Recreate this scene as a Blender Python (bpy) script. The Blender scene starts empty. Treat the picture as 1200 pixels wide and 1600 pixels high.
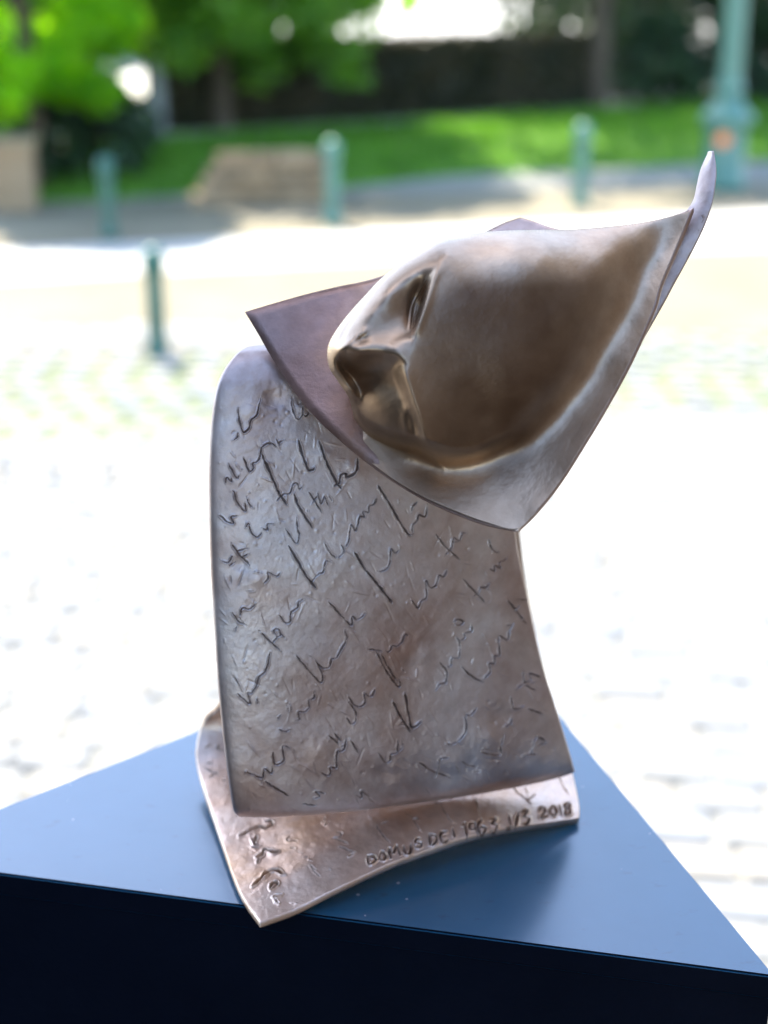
import bpy, bmesh, math, random
import numpy as np
from mathutils import Vector, Matrix

random.seed(7)
rng = np.random.default_rng(7)
R = math.radians
scene = bpy.context.scene
col = scene.collection

# ------------------------------------------------------------------ camera
F = 2405.0                      # focal length in photo pixels (1200 x 1600 photo)
PITCH = R(20.5)
CAM_Z = 2.60                    # above the street
TOP_Z = 2.02                    # plinth top above the street
FLOOR_Z = 0.85                  # raised gallery threshold
cam_d = bpy.data.cameras.new('camera')
cam = bpy.data.objects.new('camera', cam_d)
col.objects.link(cam)
cam.location = (0, 0, CAM_Z)
cam.rotation_euler = (math.pi / 2 - PITCH, 0, 0)
cam_d.sensor_fit = 'VERTICAL'
cam_d.sensor_height = 24.0
cam_d.lens = 24.0 * F / 1600.0
cam_d.clip_start = 0.05
cam_d.clip_end = 2000
cam_d.dof.use_dof = True
cam_d.dof.focus_distance = 0.925
cam_d.dof.aperture_fstop = 2.5
cam_d.dof.aperture_blades = 0
scene.camera = cam

# ------------------------------------------------------------------ light
SUN_EL, SUN_AZ = R(57), R(-28)          # azimuth from +Y (away from camera) towards +X
world = bpy.data.worlds.new('World')
scene.world = world
world.use_nodes = True
nt = world.node_tree
for n in list(nt.nodes):
    nt.nodes.remove(n)
sky = nt.nodes.new('ShaderNodeTexSky')
sky.sky_type = 'NISHITA'
sky.sun_disc = False
sky.sun_elevation = SUN_EL
sky.sun_rotation = SUN_AZ
sky.air_density = 1.0
sky.dust_density = 0.9
sky.ozone_density = 1.8
bg = nt.nodes.new('ShaderNodeBackground')
bg.inputs['Strength'].default_value = 0.15
wo = nt.nodes.new('ShaderNodeOutputWorld')
nt.links.new(sky.outputs[0], bg.inputs[0])
nt.links.new(bg.outputs[0], wo.inputs[0])
sun_d = bpy.data.lights.new('sun', 'SUN')
sun_d.energy = 3.2
sun_d.angle = R(0.5)
sun_d.color = (1.0, 0.93, 0.80)
sun = bpy.data.objects.new('sun', sun_d)
col.objects.link(sun)
sdir = Vector((math.sin(SUN_AZ) * math.cos(SUN_EL), math.cos(SUN_AZ) * math.cos(SUN_EL), math.sin(SUN_EL)))
sun.rotation_euler = sdir.to_track_quat('Z', 'Y').to_euler()
sun.location = (0, 0, 30)

scene.view_settings.view_transform = 'Standard'
scene.view_settings.look = 'None'
scene.view_settings.gamma = 1.0
scene.view_settings.use_curve_mapping = False
scene.view_settings.exposure = 2.5
scene.render.engine = 'CYCLES'
scene.cycles.use_denoising = True
scene.cycles.max_bounces = 8
scene.cycles.sample_clamp_indirect = 8.0

# ------------------------------------------------------------------ helpers
SP, CP = math.sin(PITCH), math.cos(PITCH)


def P(px, py, d):
    """a point at forward distance d on the sight line of photo pixel (px, py)"""
    px = np.asarray(px, float); py = np.asarray(py, float); d = np.asarray(d, float)
    a = (px - 600) / F; t = (py - 800) / F
    return np.stack([d * a, d * (CP - t * SP), CAM_Z - d * (SP + t * CP)], -1)


def PZ(px, py, z):
    t = (py - 800) / F
    return P(px, py, (CAM_Z - z) / (SP + t * CP))


def PY(px, py, y):
    t = (py - 800) / F
    return P(px, py, y / (CP - t * SP))


def project(pts):
    pts = np.asarray(pts, float)
    rel = pts - np.array([0, 0, CAM_Z])
    d = rel[..., 1] * CP - rel[..., 2] * SP
    u = rel[..., 1] * SP + rel[..., 2] * CP
    return np.stack([600 + F * rel[..., 0] / d, 800 - F * u / d], -1)


def tag(o, label=None, cat=None, group=None, kind=None):
    if label: o['label'] = label
    if cat: o['category'] = cat
    if group: o['group'] = group
    if kind: o['kind'] = kind
    return o


def empty(name, loc, rz=0.0):
    o = bpy.data.objects.new(name, None)
    o.empty_display_size = 0.1
    col.objects.link(o)
    o.location = loc
    o.rotation_euler = (0, 0, rz)
    return o


def link(name, me, mat=None, parent=None):
    o = bpy.data.objects.new(name, me)
    col.objects.link(o)
    if mat is not None and not me.materials:
        me.materials.append(mat)
    if parent is not None:
        o.parent = parent
    return o


def np_mesh(name, verts, quads=None, tris=None, smooth=True):
    me = bpy.data.meshes.new(name)
    verts = np.asarray(verts, np.float32).reshape(-1, 3)
    me.vertices.add(len(verts))
    me.vertices.foreach_set('co', verts.ravel())
    loops, starts, tot = [], [], 0
    if quads is not None and len(quads):
        q = np.asarray(quads, np.int32).reshape(-1, 4)
        loops.append(q.ravel()); starts.append(np.arange(len(q)) * 4); tot = len(q) * 4
    if tris is not None and len(tris):
        t = np.asarray(tris, np.int32).reshape(-1, 3)
        loops.append(t.ravel()); starts.append(tot + np.arange(len(t)) * 3)
    loops = np.concatenate(loops).astype(np.int32); starts = np.concatenate(starts).astype(np.int32)
    me.loops.add(len(loops)); me.loops.foreach_set('vertex_index', loops)
    me.polygons.add(len(starts)); me.polygons.foreach_set('loop_start', starts)
    me.update(calc_edges=True)
    me.polygons.foreach_set('use_smooth', np.full(len(starts), smooth))
    me.validate()
    return me


def bm_mesh(name, bm, smooth=False):
    me = bpy.data.meshes.new(name)
    bm.normal_update()
    bm.to_mesh(me); bm.free()
    if smooth:
        me.polygons.foreach_set('use_smooth', np.full(len(me.polygons), True))
    return me


def smooth01(x):
    x = np.clip(x, 0, 1)
    return x * x * (3 - 2 * x)


def catmull(pts, n):
    """n points along a Catmull-Rom curve through pts, spaced evenly in chord length"""
    p = np.asarray(pts, float)
    d = np.r_[0, np.cumsum(np.linalg.norm(np.diff(p, axis=0), axis=1))]
    pe = np.vstack([2 * p[0] - p[1], p, 2 * p[-1] - p[-2]])
    dense = []
    for i in range(len(p) - 1):
        t = np.linspace(0, 1, 60, endpoint=False)[:, None]
        a, b, c, e = pe[i], pe[i + 1], pe[i + 2], pe[i + 3]
        dense.append(0.5 * ((2 * b) + (-a + c) * t + (2 * a - 5 * b + 4 * c - e) * t ** 2 + (-a + 3 * b - 3 * c + e) * t ** 3))
    dense = np.vstack(dense + [p[-1:]])
    dd = np.r_[0, np.cumsum(np.linalg.norm(np.diff(dense, axis=0), axis=1))]
    s = np.linspace(0, dd[-1], n)
    return np.stack([np.interp(s, dd, dense[:, k]) for k in range(p.shape[1])], -1)


def catmull_u(pts, n, us=None):
    """like catmull but knots stay at even parameter steps (so two edges pair up)"""
    p = np.asarray(pts, float)
    pe = np.vstack([2 * p[0] - p[1], p, 2 * p[-1] - p[-2]])
    u = np.linspace(0, len(p) - 1, n) if us is None else np.asarray(us)
    i = np.minimum(u.astype(int), len(p) - 2); t = (u - i)[:, None]
    a, b, c, e = pe[i], pe[i + 1], pe[i + 2], pe[i + 3]
    return 0.5 * ((2 * b) + (-a + c) * t + (2 * a - 5 * b + 4 * c - e) * t ** 2 + (-a + 3 * b - 3 * c + e) * t ** 3)


class TPS:
    """thin plate spline z(x, y) through scattered points"""
    def __init__(self, pts, lam=0.0):
        p = np.asarray(pts, float); self.c = p[:, :2] / 100; n = len(p)
        K = self._k(self.c, self.c) + lam * np.eye(n)
        Q = np.c_[np.ones(n), self.c]
        A = np.block([[K, Q], [Q.T, np.zeros((3, 3))]])
        self.w = np.linalg.solve(A, np.r_[p[:, 2], 0, 0, 0])

    def _k(self, a, b):
        r2 = ((a[:, None, :] - b[None, :, :]) ** 2).sum(-1)
        return 0.5 * r2 * np.log(r2 + 1e-12)

    def __call__(self, x, y):
        q = np.stack([np.ravel(x), np.ravel(y)], -1) / 100
        out = np.empty(len(q)); n = len(self.c)
        for s in range(0, len(q), 20000):
            e = q[s:s + 20000]
            out[s:s + 20000] = self._k(e, self.c) @ self.w[:n] + self.w[n] + e @ self.w[n + 1:]
        return out.reshape(np.shape(x))


_noise_tab = rng.random((256, 256))


def vnoise(x, y):
    """smooth value noise in -1..1"""
    xi = np.floor(x).astype(int); yi = np.floor(y).astype(int)
    fx = smooth01(x - xi); fy = smooth01(y - yi)
    g = lambda a, b: _noise_tab[a % 256, b % 256]
    v = (g(xi, yi) * (1 - fx) + g(xi + 1, yi) * fx) * (1 - fy) + (g(xi, yi + 1) * (1 - fx) + g(xi + 1, yi + 1) * fx) * fy
    return 2 * v - 1


def fbm(x, y, o=4):
    s = 0; a = 1.0; n = 0
    for k in range(o):
        s = s + a * vnoise(x * 2 ** k + 17.3 * k, y * 2 ** k + 9.1 * k); n += a; a *= 0.5
    return s / n


# ------------------------------------------------------------------ materials
def mat(name):
    m = bpy.data.materials.new(name); m.use_nodes = True
    t = m.node_tree
    return m, t, t.nodes, t.links, t.nodes['Principled BSDF']


def ramp(N, stops):
    r = N.new('ShaderNodeValToRGB')
    while len(r.color_ramp.elements) > 1:
        r.color_ramp.elements.remove(r.color_ramp.elements[-1])
    r.color_ramp.elements[0].position = stops[0][0]; r.color_ramp.elements[0].color = (*stops[0][1], 1)
    for p, c in stops[1:]:
        e = r.color_ramp.elements.new(p); e.color = (*c, 1)
    return r


def noise(N, L, scale, detail=4, rough=0.55, coord=None, dist=0.0):
    n = N.new('ShaderNodeTexNoise'); n.inputs['Scale'].default_value = scale
    n.inputs['Detail'].default_value = detail; n.inputs['Roughness'].default_value = rough
    n.inputs['Distortion'].default_value = dist
    if coord is not None: L.new(coord, n.inputs['Vector'])
    return n


def simple(name, stops, scale=3.0, rough=0.8, bump=0.0, bscale=40, metallic=0.0, spec=0.4, dist=0.01):
    m, t, N, L, b = mat(name)
    tc = N.new('ShaderNodeTexCoord')
    n = noise(N, L, scale, 5, 0.6, tc.outputs['Object'])
    r = ramp(N, stops); L.new(n.outputs['Fac'], r.inputs[0]); L.new(r.outputs[0], b.inputs['Base Color'])
    b.inputs['Roughness'].default_value = rough; b.inputs['Metallic'].default_value = metallic
    b.inputs['Specular IOR Level'].default_value = spec
    if bump:
        n2 = noise(N, L, bscale, 5, 0.6, tc.outputs['Object'])
        bp = N.new('ShaderNodeBump'); bp.inputs['Strength'].default_value = bump; bp.inputs['Distance'].default_value = dist
        L.new(n2.outputs['Fac'], bp.inputs['Height']); L.new(bp.outputs[0], b.inputs['Normal'])
    return m


def bronze(name, stops, r0, r1, bump, bscale, pits=0.0, metallic=0.92, groove=(0.035, 0.018, 0.012)):
    m, t, N, L, b = mat(name)
    tc = N.new('ShaderNodeTexCoord'); O = tc.outputs['Object']
    n1 = noise(N, L, 9, 6, 0.6, O, 0.4)
    r = ramp(N, stops); L.new(n1.outputs['Fac'], r.inputs[0])
    n2 = noise(N, L, 70, 5, 0.65, O)
    mx = N.new('ShaderNodeMix'); mx.data_type = 'RGBA'; mx.blend_type = 'MULTIPLY'; mx.inputs['Factor'].default_value = 0.35
    L.new(r.outputs[0], mx.inputs['A'])
    r2 = ramp(N, [(0.3, (0.55, 0.5, 0.47)), (0.7, (1.15, 1.12, 1.1))]); L.new(n2.outputs['Fac'], r2.inputs[0]); L.new(r2.outputs[0], mx.inputs['B'])
    c = mx.outputs['Result']
    if groove:
        at = N.new('ShaderNodeAttribute'); at.attribute_name = 'patina_shade'
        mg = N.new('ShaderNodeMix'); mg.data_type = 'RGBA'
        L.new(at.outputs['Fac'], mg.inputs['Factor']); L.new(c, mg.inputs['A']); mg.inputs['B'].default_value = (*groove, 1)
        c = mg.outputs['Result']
    L.new(c, b.inputs['Base Color'])
    b.inputs['Metallic'].default_value = metallic
    mr = N.new('ShaderNodeMapRange'); mr.inputs['From Min'].default_value = 0.3; mr.inputs['From Max'].default_value = 0.7
    mr.inputs['To Min'].default_value = r0; mr.inputs['To Max'].default_value = r1
    n3 = noise(N, L, 24, 5, 0.65, O); L.new(n3.outputs['Fac'], mr.inputs[0]); L.new(mr.outputs[0], b.inputs['Roughness'])
    n4 = noise(N, L, bscale, 6, 0.7, O)
    bp = N.new('ShaderNodeBump'); bp.inputs['Strength'].default_value = bump; bp.inputs['Distance'].default_value = 0.002
    L.new(n4.outputs['Fac'], bp.inputs['Height']); last = bp
    if pits:
        v = N.new('ShaderNodeTexVoronoi'); v.inputs['Scale'].default_value = 120; L.new(O, v.inputs['Vector'])
        n5 = noise(N, L, 14, 2, 0.5, O)
        sz = N.new('ShaderNodeMapRange'); sz.inputs['From Min'].default_value = 0.52; sz.inputs['From Max'].default_value = 0.72
        sz.inputs['To Min'].default_value = 0.0; sz.inputs['To Max'].default_value = 0.26; L.new(n5.outputs['Fac'], sz.inputs[0])
        lt = N.new('ShaderNodeMath'); lt.operation = 'LESS_THAN'; L.new(v.outputs['Distance'], lt.inputs[0]); L.new(sz.outputs[0], lt.inputs[1])
        inv = N.new('ShaderNodeMath'); inv.operation = 'MULTIPLY'; inv.inputs[1].default_value = -1.0; L.new(lt.outputs[0], inv.inputs[0])
        b2 = N.new('ShaderNodeBump'); b2.inputs['Strength'].default_value = pits; b2.inputs['Distance'].default_value = 0.0012
        L.new(inv.outputs[0], b2.inputs['Height']); L.new(bp.outputs[0], b2.inputs['Normal']); last = b2
    L.new(last.outputs[0], b.inputs['Normal'])
    return m


M_PAGE = bronze('bronze_written_page', [(0.30, (0.38, 0.25, 0.20)), (0.48, (0.55, 0.455, 0.425)), (0.68, (0.74, 0.70, 0.695))], 0.42, 0.60, 0.22, 160, 0.35)
M_BASE = bronze('bronze_base_page', [(0.32, (0.62, 0.37, 0.20)), (0.48, (0.70, 0.52, 0.41)), (0.7, (0.80, 0.70, 0.62))], 0.34, 0.48, 0.3, 150, 0.35)
M_FACE = bronze('bronze_polished_face', [(0.25, (0.41, 0.255, 0.150)), (0.5, (0.52, 0.375, 0.255)), (0.78, (0.64, 0.52, 0.40))], 0.36, 0.47, 0.16, 120, 0.4, groove=(0.100, 0.056, 0.034))  # groove tints the shade painted on cheek, nose and mouth
M_LEAF_PAGE = bronze('bronze_face_page', [(0.25, (0.33, 0.21, 0.16)), (0.5, (0.44, 0.33, 0.29)), (0.75, (0.56, 0.47, 0.44))], 0.26, 0.42, 0.2, 130, 0.25)

def page_shade():
    m = bronze('bronze_face_page_shaded', [(0.25, (0.33, 0.21, 0.16)), (0.5, (0.44, 0.33, 0.29)), (0.75, (0.56, 0.47, 0.44))], 0.30, 0.44, 0.2, 130, 0.25)
    t = m.node_tree; N, L = t.nodes, t.links
    b = N['Principled BSDF']
    src = b.inputs['Base Color'].links[0].from_socket
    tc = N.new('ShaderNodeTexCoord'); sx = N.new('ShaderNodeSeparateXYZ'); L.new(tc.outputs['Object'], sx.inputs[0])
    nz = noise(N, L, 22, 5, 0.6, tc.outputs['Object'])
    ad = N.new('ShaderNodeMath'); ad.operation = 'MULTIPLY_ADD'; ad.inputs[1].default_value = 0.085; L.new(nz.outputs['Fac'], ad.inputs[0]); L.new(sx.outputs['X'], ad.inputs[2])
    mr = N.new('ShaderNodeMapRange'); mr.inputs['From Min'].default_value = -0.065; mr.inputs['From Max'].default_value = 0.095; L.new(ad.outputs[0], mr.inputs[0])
    r = ramp(N, [(0.0, (0.56, 0.48, 0.46)), (0.30, (0.60, 0.49, 0.45)), (0.48, (0.75, 0.58, 0.45)), (0.66, (1.0, 0.92, 0.86)), (1.0, (1.08, 1.06, 1.02))])  # dim mauve left to light right: reflected light put into the colour
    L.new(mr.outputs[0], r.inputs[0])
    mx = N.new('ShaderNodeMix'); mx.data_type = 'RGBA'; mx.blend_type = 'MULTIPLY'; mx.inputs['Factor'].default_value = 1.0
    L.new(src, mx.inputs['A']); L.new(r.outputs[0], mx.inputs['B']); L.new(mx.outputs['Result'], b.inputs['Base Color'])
    return m


M_PAGE_SHADE = page_shade()

# ------------------------------------------------------------------ the setting: gallery threshold, street
def sheet(name, poly, z, m, kind='structure'):
    bm = bmesh.new()
    bm.faces.new([bm.verts.new((x, y, z)) for x, y in poly])
    o = link(name, bm_mesh(name, bm), m)
    tag(o, kind=kind)
    return o


def gxy(px, py, z=0.0):
    p = PZ(px, py, z); return (float(p[0]), float(p[1]))


M_JOINT = simple('joint_sand', [(0.3, (0.19, 0.183, 0.155)), (0.7, (0.245, 0.238, 0.205))], 6, 0.9, 0.3, 60)
M_SAND = simple('sandy_path', [(0.3, (0.15, 0.127, 0.080)), (0.7, (0.195, 0.168, 0.112))], 1.2, 0.9, 0.3, 30)
M_PALE = simple('pale_stone', [(0.3, (0.34, 0.325, 0.29)), (0.7, (0.42, 0.405, 0.37))], 2, 0.85, 0.2, 20)
M_MOSS = simple('mossy_joint', [(0.3, (0.07, 0.10, 0.03)), (0.7, (0.16, 0.165, 0.08))], 2.5, 0.9, 0.3, 40)
M_PLAZA = simple('plaza_gravel', [(0.3, (0.40, 0.37, 0.32)), (0.7, (0.50, 0.47, 0.42))], 0.3, 0.9)
M_GRASS = simple('grass_soil', [(0.3, (0.045, 0.12, 0.006)), (0.7, (0.10, 0.22, 0.012))], 1.5, 0.9, 0.5, 30)
M_WALLG = simple('gallery_plaster', [(0.3, (0.44, 0.42, 0.40)), (0.7, (0.52, 0.50, 0.47))], 1.0, 0.9)
M_FLOORG = simple('gallery_floor', [(0.3, (0.03, 0.028, 0.027)), (0.7, (0.05, 0.047, 0.045))], 1.0, 0.7)

# one wide sheet to the horizon
sheet('street', [(-400, -200), (400, -200), (400, 700), (-400, 700)], 0.0, M_JOINT)
# sandy path beyond the setts, pale strip across it
sa = [gxy(-900, 598), gxy(2100, 485), gxy(2100, 262), gxy(-900, 345)]
sheet('sandy_path', sa, 0.004, M_SAND)
wa = [gxy(-900, 520), gxy(0, 440), gxy(600, 408), gxy(1200, 388), gxy(2100, 352), gxy(2100, 290), gxy(1200, 330), gxy(600, 362), gxy(0, 392), gxy(-900, 440)]
sheet('pale_pavement', wa, 0.008, M_PALE)
ma = [gxy(-900, 735), gxy(2100, 610), gxy(2100, 485), gxy(-900, 598)]
sheet('mossy_verge', ma, 0.006, M_MOSS)

# the gallery threshold under the plinth, plus unseen blockers added for shade and dark reflections
def boxmesh(name, x0, x1, y0, y1, z0, z1, bevel=0.0):
    bm = bmesh.new()
    bmesh.ops.create_cube(bm, size=1)
    for v in bm.verts:
        v.co = ((x0 + x1) / 2 + v.co.x * (x1 - x0), (y0 + y1) / 2 + v.co.y * (y1 - y0), (z0 + z1) / 2 + v.co.z * (z1 - z0))
    if bevel:
        bmesh.ops.bevel(bm, geom=bm.edges[:], offset=bevel, segments=2, affect='EDGES')
    return bm_mesh(name, bm)


tag(link('gallery_floor', boxmesh('gallery_floor', -4, 4, -4.2, 1.72, 0.0, FLOOR_Z, 0.01), M_FLOORG), kind='structure')
M_BLOCKER = simple('dark_blocker', [(0.3, (0.08, 0.072, 0.066)), (0.7, (0.12, 0.108, 0.10))], 1.0, 0.7)
tag(link('unseen_block_right', boxmesh('unseen_block_right', 0.95, 1.35, -4.2, 1.70, FLOOR_Z, 4.6), M_BLOCKER), kind='structure')  # unseen, added on the right to darken what the bronze reflects
tag(link('unseen_block_left', boxmesh('unseen_block_left', -1.4, -1.0, -4.2, 0.95, FLOOR_Z, 4.6), M_BLOCKER), kind='structure')  # unseen, added on the left to darken left-facing bronze
tag(link('unseen_sun_block', boxmesh('unseen_sun_block', -1.02, 0.08, 1.32, 2.36, 3.552, 3.60), M_BLOCKER), kind='structure')  # unseen slab added overhead to keep the sun off the sculpture

# ------------------------------------------------------------------ plinth
def build_plinth():
    L_ = PZ(-195, 1339, TOP_Z); B_ = PZ(750, 967, TOP_Z); R_ = PZ(1213, 1526, TOP_Z)
    c = (L_ + B_ + R_) / 3
    root = empty('display_plinth', (float(c[0]), float(c[1]), FLOOR_Z))
    tag(root, 'glossy dark navy triangular display plinth under the bronze sculpture', 'plinth')
    m, t, N, L, b = mat('navy_gloss_paint')
    tc = N.new('ShaderNodeTexCoord'); O = tc.outputs['Object']
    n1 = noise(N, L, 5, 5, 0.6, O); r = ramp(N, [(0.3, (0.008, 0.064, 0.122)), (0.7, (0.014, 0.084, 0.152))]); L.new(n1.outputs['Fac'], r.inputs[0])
    v = N.new('ShaderNodeTexVoronoi'); v.voronoi_dimensions = '2D'; v.inputs['Scale'].default_value = 30; L.new(O, v.inputs['Vector'])
    n2 = noise(N, L, 9, 3, 0.5, O)
    mr0 = N.new('ShaderNodeMapRange'); mr0.inputs['From Min'].default_value = 0.52; mr0.inputs['From Max'].default_value = 0.68
    mr0.inputs['To Min'].default_value = 0.0; mr0.inputs['To Max'].default_value = 0.05; L.new(n2.outputs['Fac'], mr0.inputs[0])
    lt = N.new('ShaderNodeMath'); lt.operation = 'LESS_THAN'; L.new(v.outputs['Distance'], lt.inputs[0]); L.new(mr0.outputs[0], lt.inputs[1])
    mx = N.new('ShaderNodeMix'); mx.data_type = 'RGBA'; L.new(lt.outputs[0], mx.inputs['Factor']); L.new(r.outputs[0], mx.inputs['A'])
    mx.inputs['B'].default_value = (0.30, 0.33, 0.36, 1)
    # fine scuffs, stretched
    mp = N.new('ShaderNodeMapping'); mp.inputs['Scale'].default_value = (22, 46, 14); mp.inputs['Rotation'].default_value = (0, 0, 0.5); L.new(O, mp.inputs['Vector'])
    n4 = noise(N, L, 2.2, 4, 0.6, mp.outputs[0])
    r4 = ramp(N, [(0.63, (0, 0, 0)), (0.72, (1, 1, 1))]); L.new(n4.outputs['Fac'], r4.inputs[0])
    mx2 = N.new('ShaderNodeMix'); mx2.data_type = 'RGBA'
    fac = N.new('ShaderNodeMath'); fac.operation = 'MULTIPLY'; fac.inputs[1].default_value = 0.4; L.new(r4.outputs[0], fac.inputs[0])
    L.new(fac.outputs[0], mx2.inputs['Factor']); L.new(mx.outputs['Result'], mx2.inputs['A']); mx2.inputs['B'].default_value = (0.010, 0.022, 0.04, 1)
    L.new(mx2.outputs['Result'], b.inputs['Base Color'])
    mr = N.new('ShaderNodeMapRange'); mr.inputs['To Min'].default_value = 0.18; mr.inputs['To Max'].default_value = 0.30
    n3 = noise(N, L, 30, 5, 0.6, O); L.new(n3.outputs['Fac'], mr.inputs[0]); L.new(mr.outputs[0], b.inputs['Roughness'])
    b.inputs['IOR'].default_value = 1.75
    bp = N.new('ShaderNodeBump'); bp.inputs['Strength'].default_value = 0.06; bp.inputs['Distance'].default_value = 0.002
    n5 = noise(N, L, 60, 4, 0.6, O); L.new(n5.outputs['Fac'], bp.inputs['Height']); L.new(bp.outputs[0], b.inputs['Normal'])
    m_shaded = simple('navy_paint_shaded', [(0.3, (0.0014, 0.0040, 0.0110)), (0.7, (0.003, 0.0060, 0.015))], 12, 0.35, 0.06, 60, spec=0.1)  # same navy paint, with the shade on the sides put into its colour
    m_wear = simple('worn_plinth_edge', [(0.40, (0.010, 0.016, 0.025)), (0.52, (0.06, 0.055, 0.05)), (0.62, (0.16, 0.12, 0.085))], 26, 0.6)
    tri = [L_[:2], R_[:2], B_[:2]]
    cc = c[:2]

    def prism(name, poly, z0, z1, bevel):
        bm = bmesh.new()
        lo = [bm.verts.new((p[0] - cc[0], p[1] - cc[1], z0 - FLOOR_Z)) for p in poly]
        hi = [bm.verts.new((p[0] - cc[0], p[1] - cc[1], z1 - FLOOR_Z)) for p in poly]
        bm.faces.new(hi); bm.faces.new(lo[::-1])
        n = len(poly)
        for i in range(n):
            bm.faces.new([lo[i], lo[(i + 1) % n], hi[(i + 1) % n], hi[i]])
        bmesh.ops.recalc_face_normals(bm, faces=bm.faces)
        old = set(bm.faces)
        if bevel:
            bmesh.ops.bevel(bm, geom=[e for e in bm.edges], offset=bevel, segments=2, affect='EDGES')
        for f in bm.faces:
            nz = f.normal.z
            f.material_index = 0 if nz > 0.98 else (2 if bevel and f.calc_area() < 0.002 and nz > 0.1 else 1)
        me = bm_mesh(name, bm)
        for mm in (m, m_shaded, m_wear): me.materials.append(mm)
        return me

    def inset(poly, s):
        P_ = [Vector(p) for p in poly]; out = []
        for i in range(3):
            a, q, e = P_[i - 1], P_[i], P_[(i + 1) % 3]
            d1 = (a - q).normalized(); d2 = (e - q).normalized()
            bis = (d1 + d2).normalized(); half = d1.angle(d2) / 2
            out.append(q + bis * (s / math.sin(half)))
        return out
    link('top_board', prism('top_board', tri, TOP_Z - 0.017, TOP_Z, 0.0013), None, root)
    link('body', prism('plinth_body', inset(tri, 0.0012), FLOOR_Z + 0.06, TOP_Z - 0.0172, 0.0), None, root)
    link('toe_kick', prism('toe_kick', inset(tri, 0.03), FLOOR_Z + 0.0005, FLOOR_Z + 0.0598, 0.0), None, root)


build_plinth()

# ------------------------------------------------------------------ the handwriting, as strokes (drawing units = photo pixels)
STROKES = []       # (target, half width, depth, points)


def crop(target, x0, y0, s, lines, w=2.1, dep=1.0):
    for ln in lines:
        STROKES.append((target, w, dep, np.array([(x0 + x / s, y0 + y / s) for x, y in ln], float)))


crop('front', 320, 540, 3.0, [
    [(155, 290), (160, 350), (180, 405), (205, 385), (215, 350), (240, 325), (250, 285), (262, 240)], [(130, 445), (150, 430), (155, 405)],
    [(400, 260), (410, 310), (430, 345), (450, 330), (455, 280)], [(430, 320), (445, 315)], [(455, 320), (470, 330), (485, 305)],
    [(100, 640), (105, 615), (125, 635), (122, 610)], [(112, 550), (150, 620), (160, 600)], [(170, 577), (174, 580)],
    [(180, 520), (205, 585), (225, 575), (222, 550), (240, 545), (255, 520), (262, 480), (285, 460), (315, 460), (330, 475)],
    [(330, 435), (345, 465), (350, 450), (368, 445)], [(335, 725), (365, 695), (395, 690), (410, 650), (430, 645), (440, 670), (455, 655)],
    [(485, 685), (545, 782)], [(495, 745), (525, 700)], [(525, 690), (540, 740), (555, 700)], [(555, 705), (575, 745)], [(575, 700), (598, 735)],
    [(474, 770), (478, 772)], [(125, 680), (140, 685), (150, 730), (190, 775), (185, 730)], [(195, 705), (205, 740), (225, 757)],
    [(70, 790), (110, 825), (135, 830), (125, 800), (155, 795)], [(190, 850), (205, 830), (215, 870), (245, 895), (265, 870)], [(265, 850), (290, 860), (290, 835), (320, 830)],
    [(375, 855), (410, 910), (430, 920), (438, 880), (430, 860), (428, 800)],
    [(555, 920), (590, 975), (620, 990), (645, 960), (635, 930)],
    [(650, 945), (668, 910), (680, 840), (700, 865), (710, 835), (720, 800), (740, 800), (735, 775), (760, 780), (765, 750), (785, 740), (800, 705)],
    [(490, 1110), (510, 1085), (530, 1065), (550, 1055), (560, 1010), (575, 1005), (595, 1015)],
    [(965, 880), (965, 840), (985, 820), (995, 790), (1020, 800), (1030, 770), (1032, 740)], [(960, 780), (965, 750), (985, 730)],
    [(125, 920), (160, 975), (210, 1025)], [(150, 960), (200, 945)], [(170, 990), (210, 970)], [(75, 1000), (110, 1015), (130, 985)], [(115, 1030), (145, 1010)],
    [(230, 1055), (265, 1060)], [(270, 1110), (295, 1085), (290, 1060), (310, 1065), (335, 1075), (352, 1060)],
    [(800, 1055), (835, 1050), (858, 1020), (865, 950), (885, 970), (908, 950)],
    [(960, 1185), (990, 1225), (1005, 1195), (1030, 1175), (1030, 1100), (1050, 1130), (1075, 1120), (1090, 1075), (1110, 1080), (1125, 1050)],
    [(345, 1255), (375, 1295), (395, 1285), (400, 1245), (430, 1225), (435, 1200), (465, 1180)],
    [(575, 1195), (620, 1245), (680, 1305), (685, 1265), (710, 1280), (750, 1248)],
    [(130, 1245), (160, 1290), (185, 1300)], [(165, 1270), (175, 1225), (210, 1230), (240, 1200)], [(140, 1335), (155, 1305)],
], 1.8, 1.0)
crop('front', 320, 540, 3.0, [      # the long down-strokes, cut wider and deeper
    [(265, 510), (310, 610), (345, 690), (380, 742)], [(435, 445), (445, 490), (465, 545), (480, 580), (500, 580), (510, 570)],
    [(530, 447), (550, 510), (580, 580), (612, 640), (635, 670)], [(600, 655), (625, 640), (630, 605), (655, 600), (660, 615), (690, 600), (705, 570), (708, 530)],
    [(415, 690), (430, 740), (465, 800), (500, 850)], [(390, 935), (430, 1005), (470, 1075), (515, 1130)],
    [(805, 655), (860, 745), (900, 815), (945, 880), (965, 882)], [(695, 965), (735, 1030), (790, 1100), (870, 1200)],
], 2.5, 1.3)
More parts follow.
